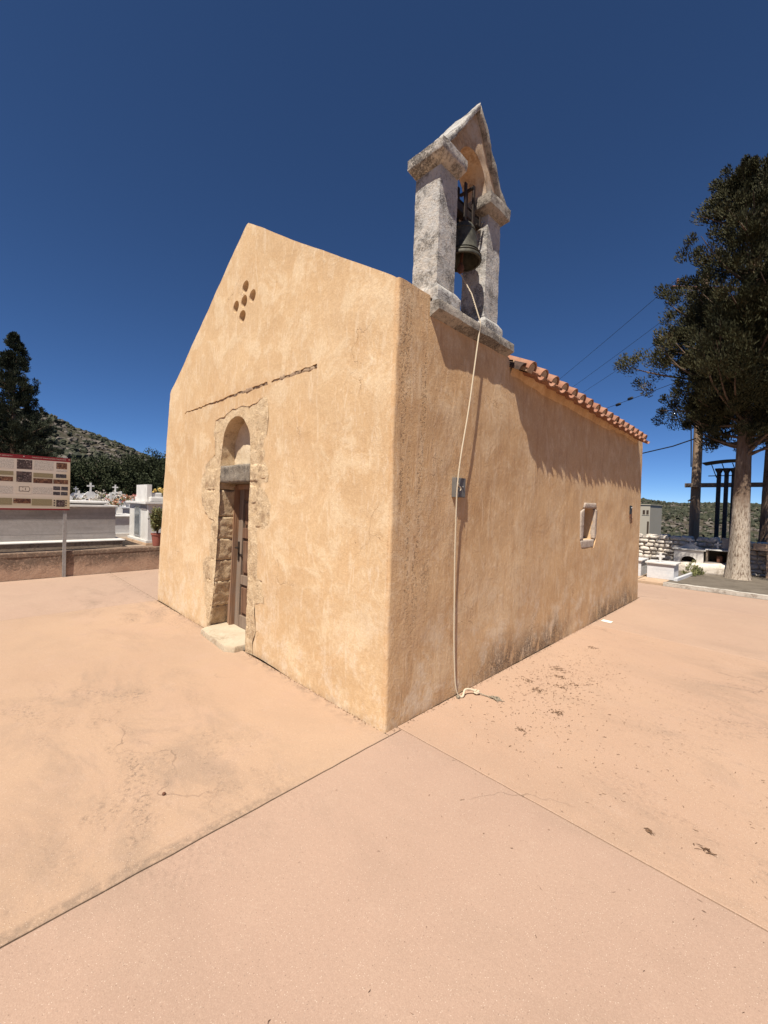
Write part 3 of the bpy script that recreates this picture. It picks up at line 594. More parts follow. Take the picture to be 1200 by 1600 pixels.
w.add([WD((a, 0, b)) for a, b in v2], [tuple(int(i) for i in q) for q in f2])
def ring(poly, depth, y0=0.0, shrink=1.0, closed=True, fn=WD):
    n = len(poly); c = np.mean(poly, 0); k = 4
    V = []
    for i in range(k + 1):
        t = i / k
        for a, b in poly: s = 1 + (shrink - 1) * t; p = fn((a, y0, b)); V.append((p.x + (c[0] + (a - c[0]) * s - a), p.y + depth * t, p.z + (c[1] + (b - c[1]) * s - b)))
    F = [(i * n + j, i * n + (j + 1) % n, (i + 1) * n + (j + 1) % n, (i + 1) * n + j) for i in range(k) for j in range(n if closed else n - 1)]
    w.add(V, F); return V[-n:]
for h in qf:
    e = ring(h, 0.16, shrink=0.9); n = len(w.v); w.add(e, [tuple(range(len(e)))])
for h in (gr1, gr2): ring(h, 0.05)
ring(sur, 0.03, closed=False)
# rounded corner between facade and side wall
zs = list(np.linspace(0, 3.165, 54)); arc = np.linspace(0, math.pi / 2, 5); n0 = len(w.v)
for z in zs:
    for a in arc: w.v.append(tuple(WD((-CR + CR * math.sin(a), CR - CR * math.cos(a), z))))
for i in range(len(zs) - 1):
    for j in range(4): q = n0 + i * 5 + j; w.f.append((q, q + 1, q + 6, q + 5))
# side wall (x = 0) with window opening
win = jag([(3.72, 1.195), (4.14, 1.19), (4.15, 1.62), (3.73, 1.625)], 0.05, 0.004, 5, 3)
wfo = jag([(3.66, 1.08), (4.12, 1.075), (4.20, 1.20), (4.25, 1.55), (4.23, 1.63), (4.18, 1.70), (3.75, 1.695), (3.70, 1.63), (3.60, 1.58), (3.60, 1.22)], 0.05, 0.008, 8, 6)
so = [(CR, z) for z in zs] + resample([(CR, 3.17), (0.355, 3.17), (0.355, 3.03), (1.53, 3.03), (1.56, 2.975), (6.15, 2.885), (6.50, 2.885), (DL, 0.0)], 0.06, False)[1:] + resample([(DL, 0), (CR, 0)], 0.06, False)[1:-1]
v2, f2 = sheet(so, [wfo], 0.06)
w.add([WD((0, a, b)) for a, b in v2], [tuple(int(i) for i in q) for q in f2])
n = len(wfo); V = []
for t in (0, -0.03):
    for a, b in wfo: p = WD((0, a, b)); V.append((p.x + t, p.y, p.z))
w.add(V, [(j, (j + 1) % n, n + (j + 1) % n, n + j) for j in range(n)])
# tops of the gable parapet, side wall top, left and rear walls
rk = [(a, b) for a, b in top if b > 3.16 or a < -4.4]; n0 = len(w.v); k = 6
for i in range(k + 1):
    for a, b in rk: w.v.append(tuple(WD((a, WF * i / k, b + 0.004 * math.sin(math.pi * i / k)))))
for i in range(k):
    for j in range(len(rk) - 1): q = n0 + i * len(rk) + j; w.f.append((q, q + 1, q + len(rk) + 1, q + len(rk)))
n0 = len(w.v); rear = [(a, b) for a, b in rk if b > 0.02]
w.add([WD((a, WF, b)) for a, b in rk] + [(-4.6, WF, 2.6), (-0.02, WF, 2.6)], [tuple(range(len(rk) + 2))])
w.add([(-.012, 0.06, 3.160), (-.012, 0.45, 3.160), (-0.5, 0.45, 3.160), (-0.5, 0.06, 3.160)], [(0, 1, 2, 3)])
w.add([(-0.004, 0.37, 3.03), (-0.004, 1.58, 3.03), (-0.5, 1.58, 3.03), (-0.5, 0.37, 3.03)], [(0, 1, 2, 3)])
LW = [(WX, WF, 0), (-4.575, WF, 2.9), (-4.575, 6.45, 2.9), (WX, DL, 0)]; w.add(LW, [(0, 1, 2, 3)])
w.add([(0, DL, 0), (0, 6.50, 2.855), (-2.28, 6.48, 4.15), (-4.575, 6.45, 2.9), (WX, DL, 0)], [(0, 1, 2, 3, 4)])
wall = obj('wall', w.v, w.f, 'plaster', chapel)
bm = bmesh.new(); bm.from_mesh(wall.data); bmesh.ops.remove_doubles(bm, verts=bm.verts, dist=0.0008)
for f in bm.faces: f.smooth = True
bmesh.ops.recalc_face_normals(bm, faces=bm.faces); bm.to_mesh(wall.data); bm.free(); wall.data.set_sharp_from_angle(angle=math.radians(48))
# masonry behind the missing plaster round the door, with niche opening
opening = [(-2.07, 0.0)] + [(-2.07, 1.98)] + list(reversed(ARCH)) + [(-2.77, 1.98)] + [(x, z) for x, z in OP_L] + [(-3.02, 0.0)]
opening = [q for i, q in enumerate(opening) if i == 0 or np.hypot(q[0] - opening[i - 1][0], q[1] - opening[i - 1][1]) > 1e-4]
sbig = [(-1.93, 0.0)] + [(x + (0.03 if x > -2.4 else -0.03), z + (0.03 if z > 2.45 else 0)) for x, z in sur[1:-1]] + [(-3.09, 0.0)]
mo = sbig + list(reversed(resample(opening, 0.04, False)))
v2, f2 = sheet(mo, [], 0.028)
def SD(a, b): return (a, -0.001 + 0.008 * fbm((a, 0, b), 6, 3) + 0.004 * fbm((a, 4, b), 28, 2), b)
obj('masonry', [SD(a, b) for a, b in v2], [tuple(int(i) for i in q) for q in f2], 'jamb_stone', chapel, 180)
# niche vault and back
m = MB(); n = len(ARCH); V = []
AR = resample(ARCH, 0.05, False)
for i in range(9):
    for a, b in AR: p = SD(a, b); t = i / 8; V.append((a + 0.006 * fbm((a, i * .02, b), 8), p[1] + 0.17 * t, b + 0.006 * fbm((a, i * .02, b + 7), 8)))
n = len(AR); m.add(V, [(i * n + j, i * n + j + 1, (i + 1) * n + j + 1, (i + 1) * n + j) for i in range(8) for j in range(n - 1)]); m.build('niche_vault', 'jamb_stone', chapel, 180)
v2, f2 = sheet([(-2.83, 1.95), (-2.0, 1.95), (-2.0, 2.6), (-2.83, 2.6)], [], 0.03)
obj('niche_back', [(a, 0.16 + 0.012 * fbm((a, 1, b), 6), b) for a, b in v2], [tuple(int(i) for i in q) for q in f2], 'niche_plaster', chapel, 180)
# individual stones of the door surround (front corners, depth)
ST = [rect(-2.065, 1.79, -1.905, 1.965, .01), rect(-1.885, 1.80, -1.735, 1.955, .012), rect(-2.06, 1.57, -1.91, 1.755, .01), rect(-2.05, 1.325, -1.665, 1.55, .012), rect(-2.065, 1.075, -1.895, 1.305, .008), rect(-2.07, 0.82, -1.885, 1.06, .008), rect(-2.075, 0.59, -1.77, 0.785, .012), rect(-2.085, 0.29, -1.945, 0.575, .008), rect(-2.09, 0.03, -1.985, 0.275, .006)]
for i, q in enumerate(ST): rough_hex('stone', q, random.uniform(-.004, .003), 0.205, 'jamb_stone', chapel, 0.024, 0.007, 0.007, 16, i)
LS = [([(-3.24, 1.70), (-2.805, 1.715), (-2.80, 1.96), (-3.16, 1.955)], 0), ([(-3.20, 1.42), (-2.822, 1.395), (-2.803, 1.70), (-3.24, 1.69)], 1), ([(-2.985, 1.135), (-2.84, 1.13), (-2.818, 1.38), (-2.95, 1.375)], 2), ([(-2.995, 0.88), (-2.862, 0.875), (-2.84, 1.12), (-2.985, 1.125)], 3), ([(-3.165, 0.62), (-2.89, 0.615), (-2.865, 0.865), (-3.175, 0.84)], 4), ([(-3.15, 0.31), (-2.945, 0.305), (-2.892, 0.605), (-3.16, 0.61)], 5), ([(-3.085, 0.03), (-3.02, 0.03), (-2.948, 0.295), (-3.10, 0.30)], 6)]
LS = [([(a, b - .004), (c, d - .004), (e, f + .004), (g, h + .004)], i) for ((a, b), (c, d), (e, f), (g, h)), i in LS]
for q, i in LS: rough_hex('stone', [q[0], q[1], q[2], q[3]], 0.0, 0.245, 'jamb_stone', chapel, 0.024, 0.004, 0.008, 20, 20 + i)
rough_hex('stone', [(-2.055, 2.0), (-1.83, 2.0), (-1.80, 2.28), (-2.05, 2.26)], 0.004, 0.1, 'jamb_stone', chapel, 0.024, 0.010, 0.009, 14, 40)
rough_hex('stone', [(-2.02, 2.29), (-1.77, 2.30), (-1.82, 2.585), (-2.12, 2.50)], 0.003, 0.1, 'jamb_stone', chapel, 0.024, 0.010, 0.009, 14, 41)
rough_hex('stone', [(-2.93, 2.0), (-2.80, 2.0), (-2.78, 2.28), (-2.95, 2.29)], 0.005, 0.1, 'jamb_stone', chapel, 0.024, 0.010, 0.009, 14, 42)
rough_hex('stone', [(-2.94, 2.30), (-2.775, 2.29), (-2.66, 2.47), (-2.91, 2.51)], 0.005, 0.1, 'jamb_stone', chapel, 0.024, 0.010, 0.009, 14, 43)
tag(rough_hex('lintel', rect(-2.80, 1.785, -2.075, 1.982), -0.004, 0.22, 'grey_stone', chapel, 0.028, 0.012, 0.008, 14, 60), 'rough dark grey stone lintel over the door')
for (x0, x1, sd) in ((-3.95, -1.76, 0), (-1.66, -0.93, 9)):
    x = x0
    while x < x1:
        L = random.uniform(0.07, 0.19); e = min(x + L, x1); t = 0.017 + 0.010 * random.random(); zc = 2.752 + random.uniform(-.006, .006)
        if e - x > 0.03: rough_hex('string_course_stone', [(x, zc - t), (e - .006, zc - t * random.uniform(.7, 1.1)), (e - .006, zc + t), (x, zc + t * random.uniform(.7, 1.1))], -0.004 + random.uniform(-.004, .012), 0.07, 'groove_stone', chapel, 0.02, 0.010, 0.009, 22, x)
        x = e
for h in (gr1, gr2):
    xs = [a for a, b in h]; obj('string_course_bed', [(min(xs), .035, 2.69), (max(xs), .035, 2.69), (max(xs), .035, 2.81), (min(xs), .035, 2.81)], [(0, 1, 2, 3)], 'groove_stone', chapel)
# doorstep
def lumpy_slab(name, poly, z0, z1, mat, parent, seed=0):
    P = jag(poly, 0.05, 0.012, 7, seed); n = len(P); V = []; c = np.mean(P, 0)
    for s, z in ((1.0, z0), (1.0, z1 - .014), (.985, z1)):
        for a, b in P: V.append((c[0] + (a - c[0]) * s, c[1] + (b - c[1]) * s, z + (0.004 * fbm((a, b, seed), 6) if z > z0 else 0)))
    F = [(l * n + i, l * n + (i + 1) % n, (l + 1) * n + (i + 1) % n, (l + 1) * n + i) for l in range(2) for i in range(n)] + [tuple(2 * n + i for i in range(n))]
    return obj(name, V, F, mat, parent, 35)
lumpy_slab('doorstep', [(-2.10, 0.24), (-3.0, 0.24), (-2.985, -0.03), (-2.93, -0.13), (-2.55, -0.155), (-2.2, -0.175), (-2.105, -0.11)], 0.0, 0.062, 'step_stone', chapel)
# ---- timber door
door = empty('door'); door.parent = chapel
m = MB(); yF = 0.20
m.add([(-2.96, yF, .05), (-2.86, yF, .05), (-2.775, yF, 1.775), (-2.86, yF, 1.775), (-2.96, yF + .09, .05), (-2.86, yF + .09, .05), (-2.775, yF + .09, 1.775), (-2.86, yF + .09, 1.775)], [(0, 1, 2, 3), (4, 7, 6, 5), (0, 4, 5, 1), (1, 5, 6, 2), (2, 6, 7, 3), (3, 7, 4, 0)])
m.box((-2.78, yF, 1.72), (-2.07, yF + .09, 1.78), .004); m.box((-2.13, yF, .05), (-2.06, yF + .09, 1.72), .004); m.build('door_frame', 'frame_wood', door)
m = MB(); m.add([(-2.885, yF - .018, .05), (-2.865, yF - .018, .05), (-2.78, yF - .018, 1.76), (-2.80, yF - .018, 1.76), (-2.885, yF + .02, .05), (-2.865, yF + .02, .05), (-2.78, yF + .02, 1.76), (-2.80, yF + .02, 1.76)], [(0, 1, 2, 3), (4, 7, 6, 5), (0, 4, 5, 1), (1, 5, 6, 2), (2, 6, 7, 3), (3, 7, 4, 0)]); m.build('door_bead', 'frame_wood', door)
yL = yF + 0.045
obj('door_leaf', [(-2.88, yL + .03, .05), (-2.10, yL + .03, .05), (-2.10, yL + .03, 1.74), (-2.80, yL + .03, 1.74)], [(0, 1, 2, 3)], 'door_wood', door)
def leanx(z): return -2.862 + (z - .05) * 0.05
m = MB(); m.add([(leanx(.05), yL, .05), (leanx(.05) + .105, yL, .05), (leanx(1.72) + .105, yL, 1.72), (leanx(1.72), yL, 1.72), (leanx(.05), yL + .03, .05), (leanx(.05) + .105, yL + .03, .05), (leanx(1.72) + .105, yL + .03, 1.72), (leanx(1.72), yL + .03, 1.72)], [(0, 1, 2, 3), (4, 7, 6, 5), (0, 4, 5, 1), (1, 5, 6, 2), (2, 6, 7, 3), (3, 7, 4, 0)]); m.build('door_stile', 'pale_wood', door)
m = MB().box((-2.235, yL, .05), (-2.135, yL + .03, 1.72), .003); m.build('door_stile', 'pale_wood', door)
RL = [(.05, .20), (.58, .69), (1.14, 1.26), (1.60, 1.72)]
for a, b in RL: MB().box((leanx(a) + .10, yL + .003, a), (-2.23, yL + .028, b), .004).build('door_rail', 'door_wood' if a > 1 else 'pale_wood', door)
for (a, b), (c, d) in zip(RL, RL[1:]):
    q = MB().box((leanx(b) + .135, yL + .008, b + .035), (-2.265, yL + .034, c - .035), .012).build('door_panel', 'door_wood', door)
m = MB().box((-2.79, yL - .012, .86), (-2.755, yL + .004, 1.09), .004).tube([(-2.772, yL - .01, 1.02), (-2.772, yL - .05, 1.02), (-2.68, yL - .055, 1.018)], .009, 8); m.build('door_handle', 'iron', door, 40)
m = MB().lathe([(.002, 0), (.017, .002), (.017, .012), (.004, .018)], n=12); o = m.build('lock', 'iron', door, 40); o.rotation_euler = (math.pi / 2, 0, 0); o.location = (-2.70, yL, .93)
# ---- window: stone frame, splayed reveal, dark boards
for q, i in (([(3.645, 1.085), (4.125, 1.08), (4.15, 1.192), (3.62, 1.197)], 0), ([(3.605, 1.20), (3.722, 1.20), (3.735, 1.622), (3.61, 1.585)], 1), ([(4.145, 1.195), (4.225, 1.205), (4.238, 1.60), (4.15, 1.622)], 2), ([(3.71, 1.626), (4.20, 1.625), (4.175, 1.705), (3.74, 1.70)], 3)):
    rough_hex('window_stone', q, 0.003, -0.07, 'win_stone', chapel, 0.025, 0.006, 0.004, 14, 70 + i, axis='x')
wo = empty('window'); wo.parent = chapel
m = MB(); a = [(3.715, 1.19), (4.15, 1.19), (4.15, 1.63), (3.72, 1.63)]; b = [(3.78, 1.26), (4.08, 1.26), (4.08, 1.58), (3.78, 1.58)]
m.add([(-.03, y, z) for y, z in a] + [(-.42, y, z) for y, z in b], [(0, 1, 5, 4), (1, 2, 6, 5), (2, 3, 7, 6), (3, 0, 4, 7)]); m.build('reveal', 'plaster', wo)
for i in range(3): MB().box((-.17, 3.70 + i * .155, 1.17), (-.145, 3.85 + i * .155, 1.65), .003).build('dark_infill', 'door_wood', wo)  # dark boards added across the opening, standing for its shaded interior
# ---- roof with barrel tiles
roof = empty('roof'); roof.parent = chapel
SL = 0.53; ex, ez = 0.035, 2.895; rx, rz = -2.284, 2.895 + SL * (0.035 + 2.284); lx, lz = -4.65, 2.93
y0r, y1r = 0.452, 6.50
RV = [(ex - .04, 1.60, ez - .045), (ex - .04, y1r, ez - .045), (rx, y1r, rz - .045), (rx, y0r, rz - .045), (-0.45, y0r, ez + SL * .485 - .045), (-0.45, 1.60, ez + SL * .485 - .045)]
obj('roof_deck', RV, [(0, 1, 2, 3, 4, 5)], 'pan_soil', roof)
obj('roof_deck', [(lx, y0r, lz - .045), (lx, y1r, lz - .045), (rx, y1r, rz - .045), (rx, y0r, rz - .045)], [(3, 2, 1, 0)], 'pan_soil', roof)
def tile_mesh(r0, r1, L, inv=False, th=0.013, n=9, seed=0):
    V = []; F = []; k = 5
    for s in (0, 1):
        for i in range(k + 1):
            t = i / k; r = (r0 + (r1 - r0) * t) - s * th
            for j in range(n + 1):
                a = math.pi * j / n; V.append((-L * t, r * math.cos(a), (r * math.sin(a) * (0.60 if inv else 0.95)) * (-1 if inv else 1) + 0.0015 * noise.noise(Vector((t * 4, a, seed)))))
    N = (k + 1) * (n + 1)
    for i in range(k):
        for j in range(n):
            q = i * (n + 1) + j; F.append((q, q + 1, q + n + 2, q + n + 1)); F.append((N + q, N + q + n + 1, N + q + n + 2, N + q + 1))
    for j in range(n): F.append((j, N + j, N + j + 1, j + 1)); q = k * (n + 1) + j; F.append((q, q + 1, N + q + 1, N + q))
    for i in range(k):
        for j in (0, n): q = i * (n + 1) + j; F.append((q, q + n + 1, N + q + n + 1, N + q))
    me = bpy.data.meshes.new('roof_tile'); me.from_pydata(V, [], F); bm = bmesh.new(); bm.from_mesh(me); bmesh.ops.recalc_face_normals(bm, faces=bm.faces); bm.to_mesh(me); bm.free()
    me.polygons.foreach_set('use_smooth', [True] * len(me.polygons)); me.set_sharp_from_angle(angle=math.radians(50)); me.materials.append(M['terracotta']); return me
covers = [tile_mesh(.080, .066, .46, False, seed=s) for s in range(3)]; pans = [tile_mesh(.082, .092, .46, True, seed=s + 5) for s in range(3)]
ang = math.atan(SL); cs, sn = math.cos(ang), math.sin(ang); NT_, PITCH, Y0T = 17, 0.2655, 1.70
rest = MB(); OV = 0.125
def put_tile(me, tip, yy, s, lift, single, jit=1.0, yaw=0):
    # s = distance up the slope from the eave tip
    jx = random.uniform(-.004, .004) if s < .1 else random.uniform(-.018, .012) * jit; x = ex + OV + jx - s * cs; z = ez + SL * -OV + s * sn + lift + .03 - .021 * (yy - 1.7) + random.uniform(-.004, .004) * jit
    rot = Matrix.Rotation(ang + random.uniform(-.02, .02) * jit, 4, 'Y') @ Matrix.Rotation(random.uniform(-.03, .03) * jit, 4, 'Z')
    Mx = Matrix.Translation((x, yy + random.uniform(-.008, .008) * jit, z)) @ rot
    if single: o = bpy.data.objects.new('roof_tile', me); COL.objects.link(o); o.parent = roof; o.matrix_local = Mx; return o
    rest.add([Mx @ q.co for q in me.vertices], [tuple(p.vertices) for p in me.polygons])
for r_ in range(7):
    for c in range(NT_):
        yy = Y0T + c * PITCH; s = r_ * 0.385
        put_tile(random.choice(covers), 0, yy, s, .062 + .018 * (r_ > 0), r_ < 2)
        put_tile(random.choice(pans), 0, yy + PITCH / 2, s - (.038 if r_ == 0 else 0), .058 + .012 * (r_ > 0), r_ < 2)
for c in range(4):                                     # columns behind the bell tower start higher up
    for r_ in range(2, 7): put_tile(covers[0], 0, Y0T - (c + 1) * PITCH + .02, r_ * .385, .08, False); put_tile(pans[0], 0, Y0T - (c + .5) * PITCH + .02, r_ * .385, .07, False)
fl = MB(); n0 = len(rest.v)
V = [(2 * rx - x, y, z) for x, y, z in rest.v]; rest.add(V, [tuple(reversed(f)) for f in list(rest.f)])
for i in range(14): me = covers[0]; rest.add([Matrix.Translation((rx, y0r + .05 + i * .4, rz + .05)) @ Matrix.Rotation(-math.pi / 2, 4, 'Z') @ Matrix.Scale(1.2, 4) @ q.co for q in me.vertices], [tuple(p.vertices) for p in me.polygons])
o = rest.build('roof_tiles', 'terracotta', roof, 50); o['kind'] = 'stuff'
end_tile = bpy.data.objects.new('roof_tile', covers[0].copy()); end_tile.data.materials[0] = M['dark_tile']; COL.objects.link(end_tile); end_tile.parent = roof
end_tile.matrix_local = Matrix.Translation((ex + .075, 1.63, ez + .004)) @ Matrix.Rotation(ang - .05, 4, 'Y') @ Matrix.Rotation(.05, 4, 'X'); tag(end_tile, 'near-black end tile beside the bell tower cornice')  # near-black tile at the start of the eave row
# mortar bedding under the eave tiles
m = MB(); ys = np.linspace(1.57, 6.13, 92); n = len(ys); prof_ = [(-.01, -.115), (.004, -.10), (.018, -.05), (.040, -.012), (.035, .04), (-.05, .06)]
m.add([(x + .007 * fbm((x, y, z), 5), y, 2.965 - .02 * (y - 1.6) + z + .008 * fbm((x + 3, y, z), 6)) for y in ys for x, z in prof_], [(i * 6 + j, i * 6 + j + 1, (i + 1) * 6 + j + 1, (i + 1) * 6 + j) for i in range(n - 1) for j in range(5)]); m.build('eave_bed', 'plaster', roof, 180)
for c in range(NT_):
    yy = Y0T + c * PITCH; hw = .062; m = MB().prism([(hw * math.cos(a), hw * math.sin(a) * .95) for a in np.linspace(0, math.pi, 9)] + [(-hw, -.03), (hw, -.03)], 0, -.30, -.008 - .006 * random.random())
    o = m.build('eave_plug', 'pan_soil', roof); o.matrix_local = Matrix.Translation((ex + OV, yy, ez - SL * OV + .092 - .021 * (yy - 1.7))) @ Matrix.Rotation(ang, 4, 'Y')  # plugs added under the covers to smooth the eave shadow's edge

def rehome(e):
    for c in e.children: c.location = Vector(c.location) - Vector(e.location)
    return e
# ================================================================== BELL TOWER (stands on the side wall)
tw = thing('bell_tower', 'weathered marble bell gable with two pillars on the chapel side wall', 'bell tower', (-0.15, 0.9, 3.03))
def cprof(name, yr, xr, prof, mat, sd, seg=0.03, amp=0.006):
    """stacked rings: prof = [(z, out_y0, out_y1, out_x0, out_x1)] -> rough solid"""
    bm = bmesh.new(); rings = []
    ny, nx = max(3, int((yr[1] - yr[0]) / seg)), max(3, int((xr[1] - xr[0]) / seg)); P = []
    fine = []
    for (a, b) in zip(prof, prof[1:]):
        k = max(1, int(round(math.hypot(b[0] - a[0], max(abs(b[i] - a[i]) for i in range(1, 5))) / seg)))
        for t in range(k): fine.append([p + (q - p) * t / k for p, q in zip(a, b)])
    fine.append(list(prof[-1]))
    for z, o0, o1, p0, p1 in fine:
        y0, y1, x0, x1 = yr[0] - o0, yr[1] + o1, xr[0] - p0, xr[1] + p1; L = []
        L += [(x1, y0 + (y1 - y0) * i / ny) for i in range(ny)]; L += [(x1 + (x0 - x1) * i / nx, y1) for i in range(nx)]; L += [(x0, y1 + (y0 - y1) * i / ny) for i in range(ny)]; L += [(x0 + (x1 - x0) * i / nx, y0) for i in range(nx)]
        c = Vector(((x0 + x1) / 2, (y0 + y1) / 2, z)); R = []
        for i, (x, y) in enumerate(L):
            p = Vector((x, y, z)); d = (p - c); d.z = 0; d.normalize(); corner = i in (0, ny, ny + nx, 2 * ny + nx); p = p + d * (fbm(p + Vector((sd, sd, 0)), 11, 3) * amp * .6 - (0.002 + 0.004 * random.random() ** 2) * corner) + Vector((0, 0, fbm(p + Vector((0, sd, 5)), 7, 2) * amp * .5)); R.append(bm.verts.new(p))
        rings.append(R)
    n = len(rings[0])
    for A, B in zip(rings, rings[1:]):
        for i in range(n): bm.faces.new([A[i], A[(i + 1) % n], B[(i + 1) % n], B[i]])
    bm.faces.new(list(reversed(rings[0]))); bm.faces.new(rings[-1]); bmesh.ops.recalc_face_normals(bm, faces=bm.faces)
    me = bpy.data.meshes.new(name); bm.to_mesh(me); bm.free(); me.materials.append(M[mat]); me.polygons.foreach_set('use_smooth', [True] * len(me.polygons)); me.set_sharp_from_angle(angle=math.radians(38))
    o = bpy.data.objects.new(name, me); COL.objects.link(o); o.parent = tw; return o
# cornice slab course, cut into blocks
cb = [0.345, 0.66, 0.98, 1.22, 1.50]
for i, (a, b) in enumerate(zip(cb, cb[1:])):
    cprof('cornice_block', (a + .002, b - .002), (-0.32, 0.0), [(3.012, 0, 0, 0, -0.005), (3.048, 0, 0, 0, 0.078 + .006 * (i % 2)), (3.052, 0, 0, .02, .084), (3.118, 0, 0, .02, .082), (3.122, 0, 0, .0, .079)], 'tower_dark', 3 + i, 0.03, .007)
cprof('plinth', (0.405, 0.655), (-0.255, 0.0), [(3.118, .022, .028, .02, .040), (3.235, .022, .028, .02, .040), (3.285, 0, 0, 0, 0.003)], 'tower_stone', 5)
cprof('plinth', (1.085, 1.315), (-0.255, 0.0), [(3.118, .025, .03, .02, .040), (3.215, .025, .03, .02, .040), (3.265, 0, 0, 0, 0.003)], 'tower_stone', 6)
cprof('pillar', (0.416, 0.640), (-0.25, 0.0), [(3.29, 0.004, 0, 0, 0), (3.7, .002, .002, 0, 0), (4.185, 0, .004, 0, 0)], 'tower_stone', 7, 0.045, .005)
cprof('pillar', (1.085, 1.315), (-0.25, 0.0), [(3.27, 0, 0, 0, 0), (3.7, -.006, 0, 0, 0), (4.16, -.016, 0, 0, 0)], 'tower_stone', 8, 0.045, .007)
cprof('capital', (0.416, 0.640), (-0.25, 0.0), [(4.178, .004, .004, .004, .004), (4.212, .074, .008, .018, .074), (4.218, .078, .01, .02, .078), (4.290, .080, .012, .02, .080), (4.296, .074, .008, .016, .074)], 'tower_cap', 9, 0.03, .008)
cprof('capital', (1.095, 1.315), (-0.25, 0.0), [(4.150, .004, .01, .004, .004), (4.185, .065, .045, .03, .06), (4.19, .068, .05, .035, .065), (4.285, .07, .05, .035, .066), (4.293, .06, .04, .03, .06)], 'tower_dark', 10, 0.03, .014)
# pediment wall with arch
pA = [(0.405, 4.298), (0.640, 4.298)] + [(0.857 - 0.217 * math.cos(a), 4.298 + 0.255 * math.sin(a)) for a in np.linspace(0, math.pi, 15)][1:-1] + [(1.075, 4.292), (1.325, 4.292), (0.872, 4.865)]
m = MB(); v2, f2 = sheet(resample(pA, 0.04), [], 0.035); fr = [tuple(int(i) for i in q) for q in f2]
m.add([(-0.012 + .006 * fbm((0, a, b), 7), a, b) for a, b in v2], fr); m.add([(-0.238 + .006 * fbm((1, a, b), 7), a, b) for a, b in v2], [tuple(reversed(q)) for q in fr])
pr = resample(pA, 0.04); n = len(pr); V = []
for t in range(7):
    for a, b in pr: V.append((-0.012 - 0.226 * t / 6, a + (.004 * fbm((t * .05, a, b), 8)), b + (.004 * fbm((t * .05, a + 4, b), 8))))
m.add(V, [(t * n + i, t * n + (i + 1) % n, (t + 1) * n + (i + 1) % n, (t + 1) * n + i) for t in range(6) for i in range(n)])
m.build('pediment', 'tower_plaster', tw, 40)
rough_hex('raking_slab', [(0.385, 4.292), (0.43, 4.285), (0.872, 4.862), (0.872, 4.925)], 0.035, -0.285, 'tower_stone', tw, 0.035, 0.010, 0.012, 10, 90, axis='x')
rough_hex('raking_slab', [(1.31, 4.285), (1.372, 4.30), (0.874, 4.925), (0.874, 4.862)], 0.035, -0.285, 'tower_dark', tw, 0.035, 0.010, 0.014, 10, 91, axis='x')
rehome(tw)
# ---- bell
BX, BY, BZ = -0.092, 0.872, 3.672
bell = thing('bell', 'bronze bell hanging between the two pillars of the bell tower', 'bell', (BX, BY, BZ))
prof = [(.165, 0), (.168, .008), (.163, .022), (.150, .05), (.135, .085), (.122, .13), (.114, .18), (.108, .23), (.100, .27), (.082, .298), (.05, .312), (.02, .318)]
inn = [(r - .018, z + (.0 if z == 0 else 0)) for r, z in prof[:-2]] + [(.02, .295)]
prof = [(r * .94, z) for r, z in prof]; inn = [(r * .94, z) for r, z in inn]; m = MB().lathe(list(reversed(inn)) + prof, n=40); m.build('bell_body', 'bronze', bell, 60)
for z, r in ((.036, .161), (.058, .147), (.066, .1435), (.245, .1065)): MB().lathe([(r * .94 - .004, z - .004), (r * .94 + .0035, z), (r * .94 - .004, z + .004)], n=40).build('bell_moulding', 'bronze', bell, 60)
MB().tube([(0, 0, .30), (.0, -.01, .1), (-.005, -.02, -.03)], .012, 8).lathe([(.006, -.105), (.022, -.09), (.03, -.06), (.022, -.03), (.01, -.01)], (-.005, -.02, 0), 14).build('clapper', 'rust', bell, 50)
m = MB().box((-.035, -.16, .36), (.035, .20, .43), .01).box((-.045, .06, .31), (-.03, .09, .66), .003).box((.03, .06, .31), (.045, .09, .66), .003).box((-.045, -.06, .31), (-.03, -.03, .62), .003).box((.03, -.06, .31), (.045, -.03, .62), .003); m.build('yoke', 'iron', bell)
m = MB().tube([(0, .02, .30), (0, .02, .37)], .03, 10).tube([(-.06, .02, .60), (.07, .02, .60)], .014, 8).tube([(.0, -.24, .47), (.0, .26, .47)], .014, 8).box((.05, .15, .34), (.062, .165, .43)).tube([(.055, .10, .345), (.055, .16, .345), (.055, .2, .40)], .008, 6); m.build('hanger', 'iron', bell)
# ---- bell rope
def spline(P, n=10):
    P = [Vector(p) for p in P]; out = []
    for i in range(len(P) - 1):
        p0, p1, p2, p3 = P[max(i - 1, 0)], P[i], P[i + 1], P[min(i + 2, len(P) - 1)]
        for t in range(n):
            t /= n; out.append(0.5 * ((2 * p1) + (-p0 + p2) * t + (2 * p0 - 5 * p1 + 4 * p2 - p3) * t * t + (-p0 + 3 * p1 - 3 * p2 + p3) * t ** 3))
    out.append(P[-1]); return out
rope = thing('bell_rope', 'pale twisted bell rope hanging down the side wall to the pavement', 'rope', (0.03, 0.82, 0.0))
rp = [(BX - .005, BY - .02, BZ - .10), (0.0, 0.885, 3.38), (0.073, 0.915, 3.14)]
m = MB().tube(rp, .0055, 8); m.tube(spline([(0.073, 0.915, 3.14), (0.078, 0.906, 3.09), (0.085, 0.85, 2.825), (0.085, 0.775, 2.40), (0.075, 0.70, 2.0), (0.066, 0.680, 1.77), (0.052, 0.695, 1.6), (0.036, 0.72, 1.2), (0.03, 0.745, 0.8), (0.028, 0.765, 0.45), (0.030, 0.80, 0.12), (0.045, 0.83, 0.012)], 8), .0062, 8)
m.build('cord', 'rope', rope, 60)
